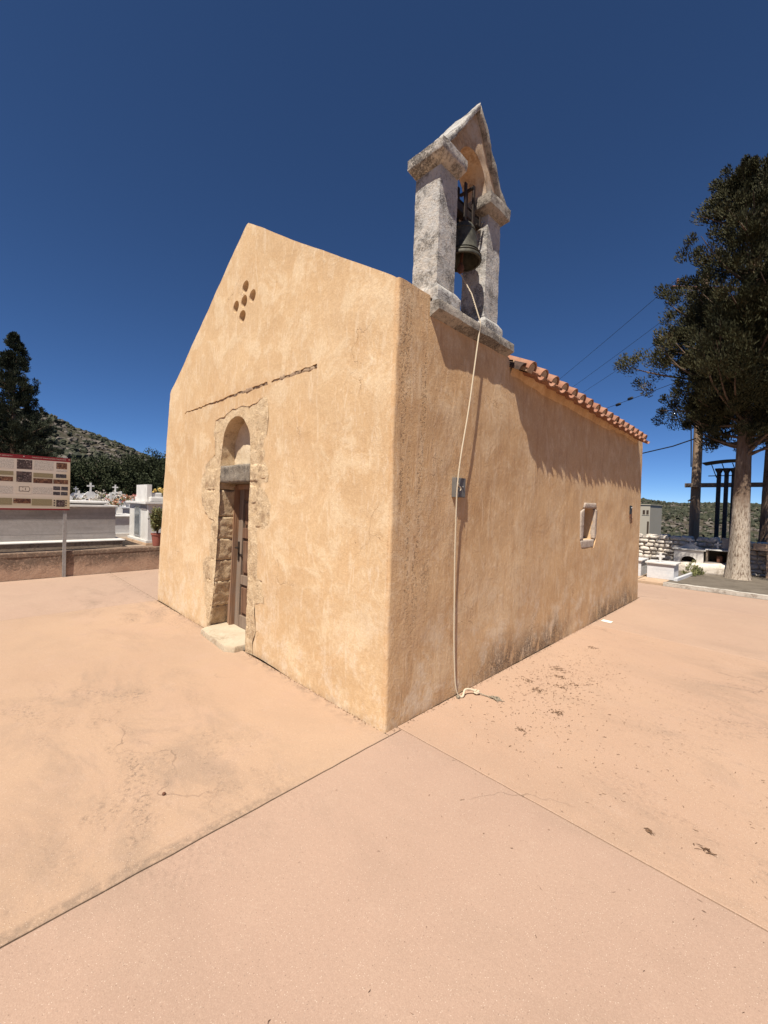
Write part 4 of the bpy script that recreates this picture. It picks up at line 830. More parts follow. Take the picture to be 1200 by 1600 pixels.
m = MB().tube(spline([(0.045, 0.83, 0.012), (0.07, 0.855, 0.012), (0.06, 0.90, 0.05), (0.08, 0.955, 0.045), (0.11, 0.985, 0.03)], 6), .009, 8).build('tail', 'rope', rope, 60)
def knot(c, R, r, sd):
    m = MB(); rr = random.Random(sd); P = []
    for i in range(26): a = i * 0.9 + rr.uniform(-.3, .3); b = rr.uniform(-1, 1); P.append((c[0] + R * math.cos(a) * (1 - .4 * abs(b)), c[1] + R * math.sin(a) * (1 - .4 * abs(b)), c[2] + R * .55 * b))
    return m.tube(spline(P, 4), r, 7)
knot((0.115, 0.995, 0.024), .024, .007, 1).build('knot', 'rope', rope, 60)
knot((0.05, 0.82, 0.012), .016, .005, 2).build('knot', 'rope_dirty', rope, 60)
m = MB().tube(spline([(0.13, 1.0, 0.02), (0.19, 1.02, 0.01), (0.25, 1.03, 0.012)], 6), .004, 6)
for i in range(16): a = random.uniform(-1, 1); q = Vector((0.235 + random.uniform(-.02, .05), 1.03 + random.uniform(-.015, .02), .012)); m.tube([q, q + Vector((random.uniform(.01, .04), random.uniform(-.02, .02), random.uniform(-.008, .012))), q + Vector((random.uniform(.04, .075), random.uniform(-.03, .03), -.005))], .0026, 5)
knot((0.285, 1.035, 0.014), .017, .006, 3).build('knot', 'rope_dirty', rope, 60)
m.build('frayed_end', 'rope_dirty', rope, 60); 
m = MB().tube(spline([(0.072, 0.681, 1.78), (0.06, 0.70, 1.765), (0.055, 0.735, 1.755), (0.058, 0.742, 1.735), (0.056, 0.73, 1.728)], 5), .004, 6); m.build('tie', 'rope', rope, 60)
rehome(rope)
# ---- metal boxes on the side wall
bx = thing('junction_box', 'grey metal junction box on the side wall behind the rope', 'junction box', (0.0, 0.77, 1.67))
MB().box((-.005, .70, 1.672), (.038, .838, 1.832), .004).build('case', 'grey_box', bx); MB().box((.0382, .745, 1.678), (.041, .832, 1.826), .001).build('lid', 'grey_box', bx)
MB().tube([(.041, .79, 1.76), (.05, .79, 1.76)], .007, 8).build('screw', 'steel', bx); MB().tube([(.0385, .72, 1.755), (.05, .72, 1.755)], .005, 8).build('hook', 'iron', bx); rehome(bx)
br = thing('wall_bracket', 'small dark metal plate fixed to the wall near the far corner', 'bracket', (0.0, 5.92, 1.5))
MB().box((-.004, 5.86, 1.56), (.012, 5.975, 1.70), .003).build('plate', 'black_steel', br); MB().box((-.004, 5.87, 1.49), (.02, 5.955, 1.558), .003).build('cover', 'rust', br); MB().tube([(.012, 5.93, 1.665), (.024, 5.93, 1.665)], .012, 8).build('screw', 'alu', br); MB().tube([(.02, 5.94, 1.49), (.016, 5.955, 1.40)], .008, 6).build('hook', 'rust', br); rehome(br)

# ================================================================== INFORMATION BOARD
bd = thing('information_board', 'red-edged information board with printed photos standing at the low wall', 'sign board', (-7.93, -1.75, 0.0))
BXF = -7.93
MB().box((BXF - .012, -2.80, 1.29), (BXF, -0.70, 2.285)).build('panel', 'board', bd)
def prt(name, y0, y1, z0, z1, mat, lv=1, par=None): t = BXF + 0.0012 * lv; return obj(name, [(t, y0, z0), (t, y1, z0), (t, y1, z1), (t, y0, z1)], [(0, 1, 2, 3)], mat, par or bd)
prt('header_band', -2.80, -0.70, 2.215, 2.285, 'board_red'); prt('footer_band', -2.80, -0.70, 1.29, 1.318, 'board_red')
def U(px): return -1.69 + (px / 1105.0) * 0.99            # board print measured left to right
Z = lambda v: v
for n_, a, b, z0, z1, mt in [('text_block', -0.1, 200, 2.03, 2.19, 'text'), ('photo', 245, 480, 2.03, 2.20, 'view'), ('text_block', 505, 820, 2.035, 2.195, 'text'), ('photo', 868, 1048, 2.075, 2.19, 'fresco'), ('caption', 868, 1048, 2.025, 2.055, 'text'),
        ('text_block', -0.1, 195, 1.91, 1.98, 'text_olive'), ('photo', 240, 475, 1.795, 1.985, 'view'), ('text_block', 500, 815, 1.895, 1.975, 'text_olive'), ('photo', 862, 1040, 1.905, 1.975, 'grey_print'),
        ('photo', -200, 190, 1.80, 1.88, 'fresco'), ('photo', 500, 808, 1.79, 1.875, 'fresco'), ('photo', 822, 1070, 1.79, 1.87, 'fresco'), ('text_block', -0.1, 190, 1.58, 1.71, 'text'), ('floor_plan', 225, 475, 1.58, 1.765, 'print_light'), ('text_block', 490, 808, 1.59, 1.715, 'text'),
        ('photo', 822, 938, 1.67, 1.74, 'grey_print'), ('photo', 955, 1070, 1.67, 1.74, 'grey_print'), ('photo', 822, 938, 1.575, 1.64, 'grey_print'), ('photo', 950, 1065, 1.575, 1.64, 'grey_print'),
        ('text_block', -0.1, 180, 1.38, 1.50, 'text_olive'), ('photo', 200, 465, 1.41, 1.495, 'fresco'), ('text_block', 480, 805, 1.375, 1.495, 'text_olive'), ('photo', 875, 1020, 1.355, 1.485, 'view')]:
    y0 = U(a) if a > 0 else -1.95; prt(n_, y0, U(b), z0, z1, mt)
for a in (845, 1040):
    for z0 in (1.46, 1.415, 1.37): prt('icon', U(a - 13), U(a + 13), z0, z0 + .024, 'ink')
def line(pts, wd, par=bd, lv=2):
    m = MB()
    for (a, b), (c, d) in zip(pts, pts[1:]):
        e = Vector((c - a, d - b)); q = Vector((-e.y, e.x)).normalized() * wd / 2; t = BXF + .0012 * lv; m.add([(t, a - q.x, b - q.y), (t, c - q.x, d - q.y), (t, c + q.x, d + q.y), (t, a + q.x, b + q.y)], [(0, 1, 2, 3)])
    return m
pm = line([(U(285), 1.63), (U(285), 1.71), (U(390), 1.71), (U(430), 1.715), (U(450), 1.67), (U(430), 1.625), (U(390), 1.63), (U(285), 1.63)], .007); pm2 = line([(U(340), 1.63), (U(340), 1.655)], .006); pm3 = line([(U(340), 1.685), (U(340), 1.71)], .006); pm4 = line([(U(380), 1.65), (U(380), 1.69)], .008)
for q in (pm2, pm3, pm4): pm.add(q.v, q.f)
pm.build('plan_drawing', 'ink', bd)
def lettering(txt, y, z, size, mat='print_light'):
    cu = bpy.data.curves.new('lettering', 'FONT'); cu.body = txt; cu.size = size; cu.align_x = 'LEFT'; t = bpy.data.objects.new('tmp', cu); COL.objects.link(t); dg = bpy.context.evaluated_depsgraph_get(); me = bpy.data.meshes.new_from_object(t.evaluated_get(dg)); bpy.data.objects.remove(t)
    for q in me.vertices: q.co = Vector((BXF + .0026, y + q.co.x, z + q.co.y))
    me.materials.clear(); me.materials.append(M[mat]); o = bpy.data.objects.new('lettering', me); COL.objects.link(o); o.parent = bd
lettering('CHURCH OF AGIOS IOANNIS THEOLOGOS', U(475), 2.243, .0255); lettering('ΑΓΙΟΥ ΙΩΑΝΝΗ ΘΕΟΛΟΓΟΥ', -1.86, 2.243, .0255); 
for yy in (U(350), U(1082)): prt('fixing', yy - .008, yy + .008, 2.25, 2.266, 'print_light', 2)
for yy in (-0.765, -2.70):
    m = MB().box((BXF - .055, yy - .03, 0.0), (BXF - .014, yy + .025, 2.31), .003); m.build('post', 'steel', bd)
rehome(bd)

# ================================================================== LOW WALL + CEMETERY (left)
lw = thing('low_wall', 'low pinkish rendered wall with blackened top edging the pavement', 'wall', (-8.1, 0.0, 0.0))
v2, f2 = sheet(resample([(-8.5, 0), (9, 0), (9, .485), (-8.5, .485)], .12), [], .12)
obj('render', [(-7.99 + .008 * fbm((0, a, b), 2.5), a, b) for a, b in v2], [tuple(int(i) for i in q) for q in f2], 'low_wall', lw, 180)
MB().box((-8.30, -8.5, .40), (-7.984, 9, .500), .02).build('coping', 'low_wall', lw); MB().box((-8.30, -8.5, 0), (-8.0, 9, .40)).build('core', 'low_wall', lw); rehome(lw)
def boxes(par, specs):
    for n_, mt, a, b, bev in specs: MB().box(a, b, bev).build(n_, mt, par)
t = thing('grave', 'long low grey marble tomb with stepped slabs behind the sign board', 'tomb', (-9.8, -1.4, 0.44))
boxes(t, [('footing', 'base_concrete', (-10.9, -3.6, .40), (-8.62, .36, .60), .01), ('kerb', 'marble', (-10.95, -3.7, .602), (-8.60, .40, .625), .006), ('base_course', 'grey_marble', (-10.6, -3.3, .627), (-8.98, .295, .74), .003), ('panel', 'grey_marble', (-10.58, -3.28, .742), (-9.0, .29, 1.04), .003), ('panel', 'grey_marble', (-10.58, -3.28, 1.043), (-9.0, .29, 1.33), .003), ('cover_slab', 'marble', (-10.7, -3.4, 1.332), (-8.94, .33, 1.375), .006), ('riser', 'grey_marble', (-10.4, -3.1, 1.377), (-9.25, .12, 1.41), .003), ('upper_slab', 'marble', (-10.45, -3.15, 1.412), (-9.15, .20, 1.46), .012)]); rehome(t)
t = thing('ossuary', 'white marble ossuary box with glazed door beside the potted shrub', 'tomb', (-9.6, 1.5, 0.44))
boxes(t, [('base', 'beige', (-10.5, .87, .40), (-8.82, 2.6, .50), .01), ('plinth', 'marble', (-10.48, .88, .502), (-8.84, 2.6, .56), .006), ('body', 'marble', (-10.45, .92, .562), (-8.86, 2.55, 1.42), .004), ('cornice', 'marble', (-10.55, .84, 1.422), (-8.80, 2.62, 1.475), .008), ('shoulder', 'marble', (-10.25, .98, 1.477), (-8.92, 1.30, 1.60), .035), ('shoulder', 'marble', (-10.08, 1.0, 1.55), (-9.05, 1.28, 1.70), .03), ('headstone', 'marble', (-9.90, .93, 1.478), (-9.02, 1.04, 1.89), .006), ('door_frame', 'alu', (-9.95, .905, .60), (-9.45, .93, 1.40), .003), ('door_glass', 'glass', (-9.88, .898, .66), (-9.52, .907, 1.36), .0), ('recess', 'grey_marble', (-9.40, .908, 1.28), (-8.95, .925, 1.40), .0)])
rehome(t)
def pot_plant(loc, label, r, h, mat_pot, leafmat, pr, ph, cat='potted plant', name='potted_shrub'):
    t = thing(name, label, cat, loc)
    MB().lathe([(.001, 0), (r * .72, 0), (r * .95, h * .85), (r * 1.06, h * .87), (r * 1.06, h), (r * .9, h), (r * .85, h * .8), (.001, h * .8)], n=20).build('pot', mat_pot, t, 40)
    m = MB(); C = []; O = []
    for i in range(9):
        a = random.uniform(0, 6.28); e = Vector((math.cos(a) * pr * random.uniform(.3, 1), math.sin(a) * pr * random.uniform(.3, 1), h + ph * random.uniform(.5, 1))); m.tube(spline([(0, 0, h * .7), (e.x * .4, e.y * .4, h + ph * .35), e], 4), [.006] * 8 + [.003], 5)
        for j in range(9): q = Vector((0, 0, h)).lerp(e, random.uniform(.3, 1.05)); C.append(q); O.append((math.cos(a) * .5, math.sin(a) * .5, .4))
    m.build('stem', 'bark', t); leaf_cloud('foliage', C, O, .055, 26, .085, leafmat, t, 2.4, int(abs(loc[0] * 100)) + 3); return t
pot_plant((-8.14, 0.92, .505), 'green shrub in a red pot standing on the low wall', .125, .28, 'red_plastic', 'potleaf', .26, .56)
# flowers
def bouquet(loc, label, s, mat, vase='marble', vh=.22):
    t = thing('flower_vase', label, 'flowers', loc); MB().lathe([(.001, 0), (s * .3, 0), (s * .22, vh * .3), (s * .42, vh * .8), (s * .38, vh), (.001, vh * .95)], n=14).build('vase', vase, t, 40)
    r = np.random.default_rng(int(abs(loc[1] * 1000 + loc[0] * 77))); n = 34; C = r.normal(size=(n, 3)) * np.array([s * .38, s * .38, s * .26]) + np.array([0, 0, vh + s * .35]); leaf_cloud('blooms', C, C - np.array([0, 0, vh]), s * .17, 14, s * .1, mat, t, 1.3, 5, .3, 'stuff'); n = 20
    C = r.normal(size=(n, 3)) * np.array([s * .4, s * .4, s * .2]) + np.array([0, 0, vh + s * .2]); leaf_cloud('leaves', C, C - np.array([0, 0, vh]), s * .22, 10, s * .14, 'potleaf', t, 3, 6, .3, 'stuff'); return t
def tomb(loc, label, w_, l_, h_, head, mat='marble', rz=0.0, cross=True, grp='tombs of the cemetery'):
    t = thing('grave', label, 'tomb', loc, grp, rz)
    boxes(t, [('plinth', mat, (-l_ / 2 - .06, -w_ / 2 - .06, -.1), (l_ / 2 + .06, w_ / 2 + .06, .10), .01), ('chest', 'tomb_marble' if mat == 'marble' else mat, (-l_ / 2, -w_ / 2, .102), (l_ / 2, w_ / 2, h_), .006), ('cover_slab', mat, (-l_ / 2 - .05, -w_ / 2 - .05, h_ + .002), (l_ / 2 + .05, w_ / 2 + .05, h_ + .05), .01)])
    if head > 0:
        P = [(-w_ * .4, h_ + .052), (w_ * .4, h_ + .052), (w_ * .4, h_ + head * .55), (w_ * .28, h_ + head * .8), (w_ * .12, h_ + head), (-w_ * .12, h_ + head), (-w_ * .28, h_ + head * .8), (-w_ * .4, h_ + head * .55)]
        MB().prism(P, 0, -l_ / 2 + .05, -l_ / 2 + .15).build('headstone', mat, t)
    if cross:
        z0 = h_ + max(head, .05) - .01; x0 = -l_ / 2 + .075; MB().box((x0, -.03, z0), (x0 + .05, .03, z0 + .36), .004).box((x0 + .002, -.12, z0 + .20), (x0 + .048, .12, z0 + .26), .004).build('cross', mat, t)
    return t
def cz(x): return 0.44 + max(0, -x - 13) * .012
LT = [(-12.4, 1.05, .8, 1.7, .55, .35, 'marble', True, 'white grave with cross just behind the long grey marble tomb'), (-13.6, 2.35, .85, 1.8, .62, .0, 'grey_marble', False, 'flat grey marble grave between the tomb and the ossuary'), (-11.6, 1.75, .5, .9, .36, .0, 'beige', False, 'small beige grave box left of the ossuary'),
      (-15.2, .65, .8, 1.7, .50, .42, 'marble', True, 'white grave with tall headstone right of the sign board edge'), (-15.8, 2.1, .8, 1.7, .60, .35, 'marble', True, 'white cross-topped grave in the middle of the cemetery'), (-16.4, 3.3, .8, 1.7, .66, .30, 'marble', False, 'white grave behind the ossuary, pale headstone showing'),
      (-18.5, .9, .8, 1.7, .55, .4, 'marble', False, 'distant white grave near the sign board edge'), (-18.9, 2.0, .8, 1.7, .6, .4, 'grey_marble', False, 'distant grey grave standing in the back rows'), (-19.2, 3.2, .8, 1.7, .6, .35, 'marble', False, 'distant plain white grave without a cross'), (-19.6, 4.3, .8, 1.7, .6, .45, 'marble', False, 'distant white grave above the ossuary roof'),
      (-22.5, 1.2, .9, 1.8, .6, .5, 'marble', False, 'far white grave at the tree line, left end'), (-22.9, 2.5, .9, 1.8, .6, .5, 'marble', False, 'far white grave at the tree line, second from left'), (-23.2, 3.8, .9, 1.8, .62, .5, 'marble', False, 'far white grave at the tree line, third from left'), (-23.6, 5.1, .9, 1.8, .6, .45, 'marble', False, 'far white grave at the tree line behind the ossuary'), (-26.5, 2.2, .9, 1.8, .6, .5, 'marble', True, 'farthest white grave under the dark trees, left'), (-26.8, 4.0, .9, 1.8, .6, .5, 'marble', False, 'farthest white grave under the dark trees, right'),
      (-14.0, -0.9, .9, 1.8, .55, .4, 'marble', True, 'white grave hidden mostly behind the sign board'), (-12.6, 2.9, .8, 1.6, .55, .25, 'marble', False, 'white stepped grave directly behind the ossuary')]
for x, y, w_, l_, h_, hd, mt, cr_, lb in LT: tomb((x, y, cz(x)), lb, w_, l_, h_, hd, mt, math.radians(random.uniform(-4, 4)), cr_)
for x, y, z, s, mt, vs_, lb in [(-12.0, .55, 1.04, .32, 'flower_w', 'marble', 'white flowers in a vase left of centre on the graves'), (-12.3, .95, 1.04, .24, 'flower_r', 'marble', 'orange and cream flowers in a stone vase'), (-13.2, 2.15, 1.10, .22, 'flower_p', 'marble', 'pink flowers on the grey grave'), (-13.8, 2.55, 1.10, .36, 'flower_w', 'bronze_urn', 'white flowers in a black urn on the grey grave'), (-13.4, 2.75, 1.10, .34, 'flower_w', 'bronze_urn', 'white flowers in a black urn beside the ossuary'),
        (-15.5, 1.9, 1.10, .26, 'flower_p', 'marble', 'pink flowers beside a white cross'), (-15.0, .9, 1.0, .34, 'flower_w', 'marble', 'white flowers near the edge of the sign board'), (-11.25, 1.55, .46, .30, 'flower_r', 'marble', 'orange flowers in a vase standing on the cemetery path'), (-18.6, 2.2, 1.16, .26, 'flower_p', 'marble', 'distant pink flowers on a grey grave'), (-10.9, 1.9, 1.44, .34, 'flower_y', 'marble', 'yellow flowers behind the ossuary headstone')]:
    bouquet((x, y, z), lb, s, mt, vs_)
for x, y, w_, l_, h_, hd, mt, cr_, lb in [(-12.9, .15, .6, 1.0, .58, .18, 'marble', False, 'white grave chest peeping over the long grey tomb beside the board'), (-14.4, 1.55, .7, 1.3, .72, .12, 'tomb_marble', False, 'grey-white raised grave box left of the flower urns'), (-17.2, 1.35, .7, 1.4, .74, .5, 'marble', True, 'white grave with slim cross behind the flower vases'), (-17.6, 2.7, .7, 1.4, .70, .42, 'marble', False, 'white grave left of the ossuary headstone'), (-20.8, .6, .8, 1.5, .75, .45, 'marble', False, 'distant white grave showing beside the sign board edge'), (-21.0, 1.75, .8, 1.5, .78, .35, 'tomb_marble', False, 'distant low grey grave in the back rows'), (-21.3, 3.0, .8, 1.5, .75, .5, 'marble', True, 'distant white grave with cross in the back rows')]: tomb((x, y, cz(x)), lb, w_, l_, h_, hd, mt, math.radians(random.uniform(-5, 5)), cr_)
for x, y, z, s, mt, vs_, lb in [(-12.8, .25, 1.08, .30, 'flower_w', 'marble', 'cream flowers standing right beside the sign board'), (-14.2, 1.45, 1.21, .30, 'flower_w', 'marble', 'white flowers on the raised grave box'), (-14.5, 1.8, 1.21, .26, 'flower_r', 'marble', 'orange flowers on the raised grave box'), (-16.9, 1.5, 1.28, .30, 'flower_w', 'bronze_urn', 'white flowers in a dark urn in the back rows'), (-17.3, 2.85, 1.25, .28, 'flower_p', 'marble', 'small pink flowers left of the ossuary headstone')]: bouquet((x, y, z), lb, s, mt, vs_)
t = thing('amphora', 'large grey stone urn with lid on the flat grey grave', 'urn', (-12.95, 2.05, 1.11)); MB().lathe([(.001, 0), (.09, 0), (.05, .05), (.13, .16), (.15, .30), (.10, .38), (.13, .42), (.02, .46), (.035, .53), (.001, .58)], n=18).build('body', 'grey_marble', t, 40)
t = thing('ossuary', 'small white marble glazed box right of the ossuary headstone', 'tomb', (-10.0, 2.0, 1.478)); boxes(t, [('body', 'marble', (-10.25, 1.75, 1.48), (-9.55, 2.35, 1.80), .004), ('lid', 'marble', (-10.3, 1.7, 1.802), (-9.5, 2.4, 1.83), .004)]); rehome(t)

# ================================================================== RIGHT SIDE: yard, tombs, white wall, pole, posts
kb = thing('kerb', 'whitewashed kerb along the far edge of the pavement', 'kerb', (3.0, 8.70, 0.0))
v2, f2 = sheet(resample([(0.02, 8.63), (11, 8.63), (11, 8.80), (0.02, 8.80)], .06), [], .06)
m = MB(); m.add([(a, b, .075 + .014 * fbm((a, b, 0), 5, 3)) for a, b in v2], [tuple(int(i) for i in q) for q in f2])
xs = np.linspace(.02, 11, 160); m.add([(x, 8.632, z) for z in (0, .076) for x in xs], [(i, i + 1, 161 + i, 160 + i) for i in range(159)]); m.add([(.02, 8.63, 0), (.02, 8.80, 0), (.02, 8.80, .075), (.02, 8.63, .075)], [(0, 1, 2, 3)])
m.build('edge', 'kerb_stone', kb, 40); rehome(kb)
def cross_mesh(m, x, y, z, h=.30, w_=.24, t=.05): return m.box((x - t / 2, y, z), (x + t / 2, y + t, z + h), .004).box((x - w_ / 2, y + .002, z + h * .52), (x + w_ / 2, y + t - .002, z + h * .74), .004)
t = thing('grave', 'pale marble chest tomb with white cross at the back of the pavement', 'tomb', (-0.15, 9.4, 0.0))
boxes(t, [('base', 'beige', (-.50, 8.66, -.02), (.018, 9.95, .055), .008), ('chest', 'tomb_marble', (-.43, 9.28, .057), (.10, 9.82, .40), .004), ('cover_slab', 'marble', (-.47, 9.24, .402), (.135, 9.86, .435), .006)]); cross_mesh(MB(), -.20, 9.42, .437, .21, .17, .045).build('cross', 'marble', t); rehome(t)
t = thing('grave', 'pale marble chest tomb half hidden by the chapel corner', 'tomb', (-0.9, 9.4, 0.0))
boxes(t, [('base', 'beige', (-1.25, 8.66, -.02), (-.53, 10.0, .055), .008), ('chest', 'tomb_marble', (-1.2, 9.3, .057), (-.56, 9.85, .42), .004), ('cover_slab', 'marble', (-1.24, 9.26, .422), (-.53, 9.9, .455), .006)]); rehome(t)
t = thing('grave_kerb', 'narrow white marble edging strip running from the chest tomb', 'kerb', (.15, 10.5, 0)); MB().add([(.10, 9.3, .04), (.17, 9.3, .04), (.33, 11.9, .04), (.26, 11.9, .04), (.10, 9.3, .11), (.17, 9.3, .11), (.33, 11.9, .11), (.26, 11.9, .11)], [(0, 1, 2, 3), (4, 5, 6, 7), (0, 1, 5, 4), (1, 2, 6, 5), (2, 3, 7, 6), (3, 0, 4, 7)]).build('strip', 'tomb_marble', t); rehome(t)
# white rubble wall built of individual stones
ww = thing('rubble_wall', 'whitewashed rubble stone wall behind the tombs', 'wall', (0, 12.45, 0))
MB().box((-4.2, 12.34, -.1), (4.5, 12.62, .80)).build('core', 'white_stone', ww)
zc = 0.0; sdn = 0
while zc < .86:
    h = random.uniform(.09, .15); x = -2.6
    while x < 3.2:
        L = random.uniform(.12, .30); hh = h * random.uniform(.8, 1.05)
        rough_hex('stone', [(x, zc), (x + L - .012, zc + random.uniform(-.012, .012)), (x + L - .02, zc + hh - .01), (x + .008, zc + hh - random.uniform(0, .02))], 12.24 + random.uniform(-.02, .03), 12.40, 'white_stone', ww, .06, .035, .022, 7, sdn); x += L; sdn += 1
    zc += h
for i in range(18): x = -2.4 + i * .31 + random.uniform(-.05, .05); rough_hex('coping_stone', rect(x, .83, x + random.uniform(.2, .3), .83 + random.uniform(.07, .13), .01), 12.26, 12.6, 'white_stone', ww, .06, .035, .025, 7, 500 + i)
rehome(ww)
t = thing('arched_tomb', 'white arched niche tomb with gable against the rubble wall', 'tomb', (0, 11.9, 0))
arcp = [(.175 * math.cos(a) + .005, .30 + .14 * math.sin(a)) for a in np.linspace(0, math.pi, 13)]
m = MB().prism([(.33, .24), (.33, .60), (-.32, .58), (-.32, .24), (-.17, .24)] + list(reversed(arcp)) + [(.18, .24)], 1, 11.72, 11.9); m.build('arch_wall', 'white_paint', t)
boxes(t, [('back', 'dark_inside', (-.32, 12.1, .24), (.33, 12.15, .6), 0), ('roof_slab', 'white_paint', (-.36, 11.68, .602), (.38, 12.2, .635), .006), ('sill', 'grey_marble', (-.40, 11.6, .20), (.42, 12.2, .238), .006)])
MB().prism([(-.26, .637), (.26, .637), (.06, .76), (-.06, .76)], 1, 11.95, 12.05).build('pediment', 'white_paint', t); cross_mesh(MB(), 0.0, 11.96, .755, .17, .14, .035).build('cross', 'white_paint', t); rehome(t)
t = thing('low_plinth', 'low whitewashed masonry plinth in front of the arched tomb', 'plinth', (.3, 11.6, 0)); rough_hex('body', [(-.55, .0), (.92, .0), (.92, .33), (-.55, .245)], 11.3, 12.1, 'white_stone', t, .09, .03, .02, 6, 3); rehome(t)
t = thing('candle_box', 'dark open niche box with white shelf beside the cypress trunk', 'grave niche', (.6, 11.9, 0))
boxes(t, [('back', 'dark_inside', (.38, 12.05, .33), (.86, 12.1, .64), 0), ('shelf', 'marble', (.36, 11.68, .642), (.90, 12.1, .67), .004), ('side', 'base_concrete', (.38, 11.72, .33), (.42, 12.05, .64), .002), ('side', 'base_concrete', (.83, 11.72, .33), (.87, 12.05, .64), .002), ('lantern', 'rust', (.60, 11.8, .33), (.72, 11.9, .50), .01), ('floor', 'grey_marble', (.36, 11.66, .30), (.90, 12.1, .328), .004)]); rehome(t)
t = thing('headstone', 'grey block headstone on top of the niche box', 'headstone', (.8, 11.95, .67)); boxes(t, [('block', 'grey_marble', (.68, 11.9, .672), (.95, 12.05, .98), .01)]); cross_mesh(MB(), .60, 11.92, .672, .2, .14, .04).build('cross', 'white_paint', t); rehome(t)
t = thing('concrete_frame', 'beige concrete post and beam frame at the right edge', 'frame', (1.6, 12.0, 0)); boxes(t, [('beam', 'beige', (1.30, 11.9, .72), (2.7, 12.15, .90), .008), ('post', 'beige', (1.555, 11.92, -.05), (1.66, 12.13, .718), .008), ('post', 'beige', (2.5, 11.92, -.05), (2.62, 12.13, .718), .008)]); rehome(t)
# pole with cross-arm and wires
PX, PY = -0.56, 16.6
t = thing('utility_pole', 'weathered wooden utility pole behind the white wall', 'utility pole', (PX, PY, -.6))
MB().tube([(0, 0, -.4), (0, 0, 3), (0, 0, 10.9)], [.165, .15, .115], 16).build('shaft', 'pole_wood', t, 60)
d = Vector((1, 1, 0)).normalized(); c0 = Vector((0, 0, 10.35))
MB().tube([c0 - d * 1.2, c0 + d * 1.45], .06, 6).build('crossarm', 'rust', t)
INS = [(-1.28 + q, 15.85 + q) for q in (0.02, 1.0, 1.8)]
for a, b in INS: MB().lathe([(.012, 0), (.012, .09), (.05, .10), (.03, .15), (.055, .16), (.03, .22), (.05, .23), (.02, .28)], (a - PX, b - PY, 10.38), 12).build('insulator', 'rust', t, 50)
for i, (a, b) in enumerate(INS):
    far = Vector((a - 38, b + 38, 9.6)); st = Vector((a, b, 10.04)); P = [st.lerp(far, q) - Vector((0, 0, 4 * .9 * q * (1 - q))) for q in np.linspace(0, 1, 24)]
    o = MB().tube(P, .008, 6).build('overhead_wire', 'cable', None, 60); tag(o, ['highest overhead wire running left from the pole', 'middle overhead wire running left from the pole', 'lowest of three thin overhead wires from the pole'][i], 'wire', 'overhead wires')
def azel(az, el, r): a = math.radians(az); return Vector((CAM.x + r * math.sin(a), CAM.y + r * math.cos(a), 1.6 + r * math.tan(math.radians(el))))
o = MB().tube([azel(-7.9, 8.3, 18.2), azel(-10, 7.55, 18.6), azel(-12.83, 6.9, 19.5), azel(-20, 5.8, 24)], .022, 6).build('service_cable', 'cable', None, 60); tag(o, 'thick dark cable sagging from the pole towards the chapel', 'cable')
P = [azel(-8, 15.1, 18.0), azel(-12.45, 13.75, 19.4), azel(-16.68, 12.41, 21.5), azel(-22, 10.5, 25)]; t = thing('damped_wire', 'overhead wire carrying small black dampers', 'wire', tuple(P[0]), 'overhead wires')
MB().tube([q - P[0] for q in P], .009, 6).build('wire', 'cable', t, 60)
for az, el in ((-15.6, 12.69), (-14.37, 13.25)):
    q = azel(az, el, 20.4) - P[0]; e = (P[2] - P[1]).normalized(); MB().tube([q - e * .16, q - e * .1, q + e * .1, q + e * .16], [.02, .065, .065, .02], 8).build('damper', 'cable', t, 60)
MB().tube(spline([(-.12, -.10, 6.4), (-.20, -.14, 5.6), (-.17, -.15, 4.6), (-.15, -.14, 3.9)], 6), .02, 6).build('cable_loop', 'cable', bpy.data.objects['utility_pole'], 60)
t = thing('cross_beam', 'dark timber cross beam fixed across the utility pole', 'beam', (.7, 16.35, 2.62)); MB().box((-1.55, -.07, -.075), (2.3, .07, .075), .008).build('beam', 'beam_wood', t); MB().tube([(-1.25, -.05, -.45), (-1.42, -.12, -.58)], .03, 6).build('peg', 'beam_wood', t)
t = thing('steel_post_frame', 'three dark steel posts under a small curved metal canopy', 'post frame', (.4, 15.0, -.2))
for i, x in enumerate((-.155, .035, .215)):
    MB().box((x - .055, -.055, -.3), (x + .055, .055, 3.12), .006).build('post', 'black_steel', t); MB().lathe([(.055, 3.12), (.11, 3.24), (.115, 3.28), (.02, 3.29)], (x, 0, 0), 12).build('post_cap', 'black_steel', t, 40)
P = [(-.55 + 1.1 * q, 3.42 + .075 * math.sin(math.pi * min(1, q * .75))) for q in np.linspace(0, 1, 10)]; m = MB().prism(P + [(a, b + .02) for a, b in reversed(P)], 1, -.5, .4); m.build('canopy', 'black_steel', t)
for x in (-.33, -.06, .2): MB().tube([(x + .12, -.06, 2.98), (x - .03, -.06, 3.44)], .014, 6).build('bracket', 'black_steel', t)
MB().tube([(-.42, -.08, 3.04), (.5, -.08, 3.04)], .016, 6).build('rail', 'black_steel', t)
# pale house across the valley
t = thing('house', 'pale plain house with small dark windows beyond the white wall', 'house', (-15.5, 63, 0))
MB().box((-4.5, -1, -5), (3.98, 6, 2.55)).build('wall', 'house', t)
for a, b, c, d_ in ((3.12, 1.27, 3.40, 1.86), (3.55, 1.27, 3.82, 1.86), (.6, 1.2, 1.2, 1.9)): MB().box((a, -1.01, b), (c, -.9, d_)).build('window', 'dark_inside', t); MB().box((a - .06, -1.05, b - .08), (c + .06, -.98, b - .01)).build('sill', 'house', t)
MB().box((3.68, -1.015, -1.6), (3.9, -.9, .35)).build('door', 'dark_inside', t); MB().box((-4.6, -1.1, 2.552), (4.05, 6.1, 2.66)).build('parapet', 'house', t)

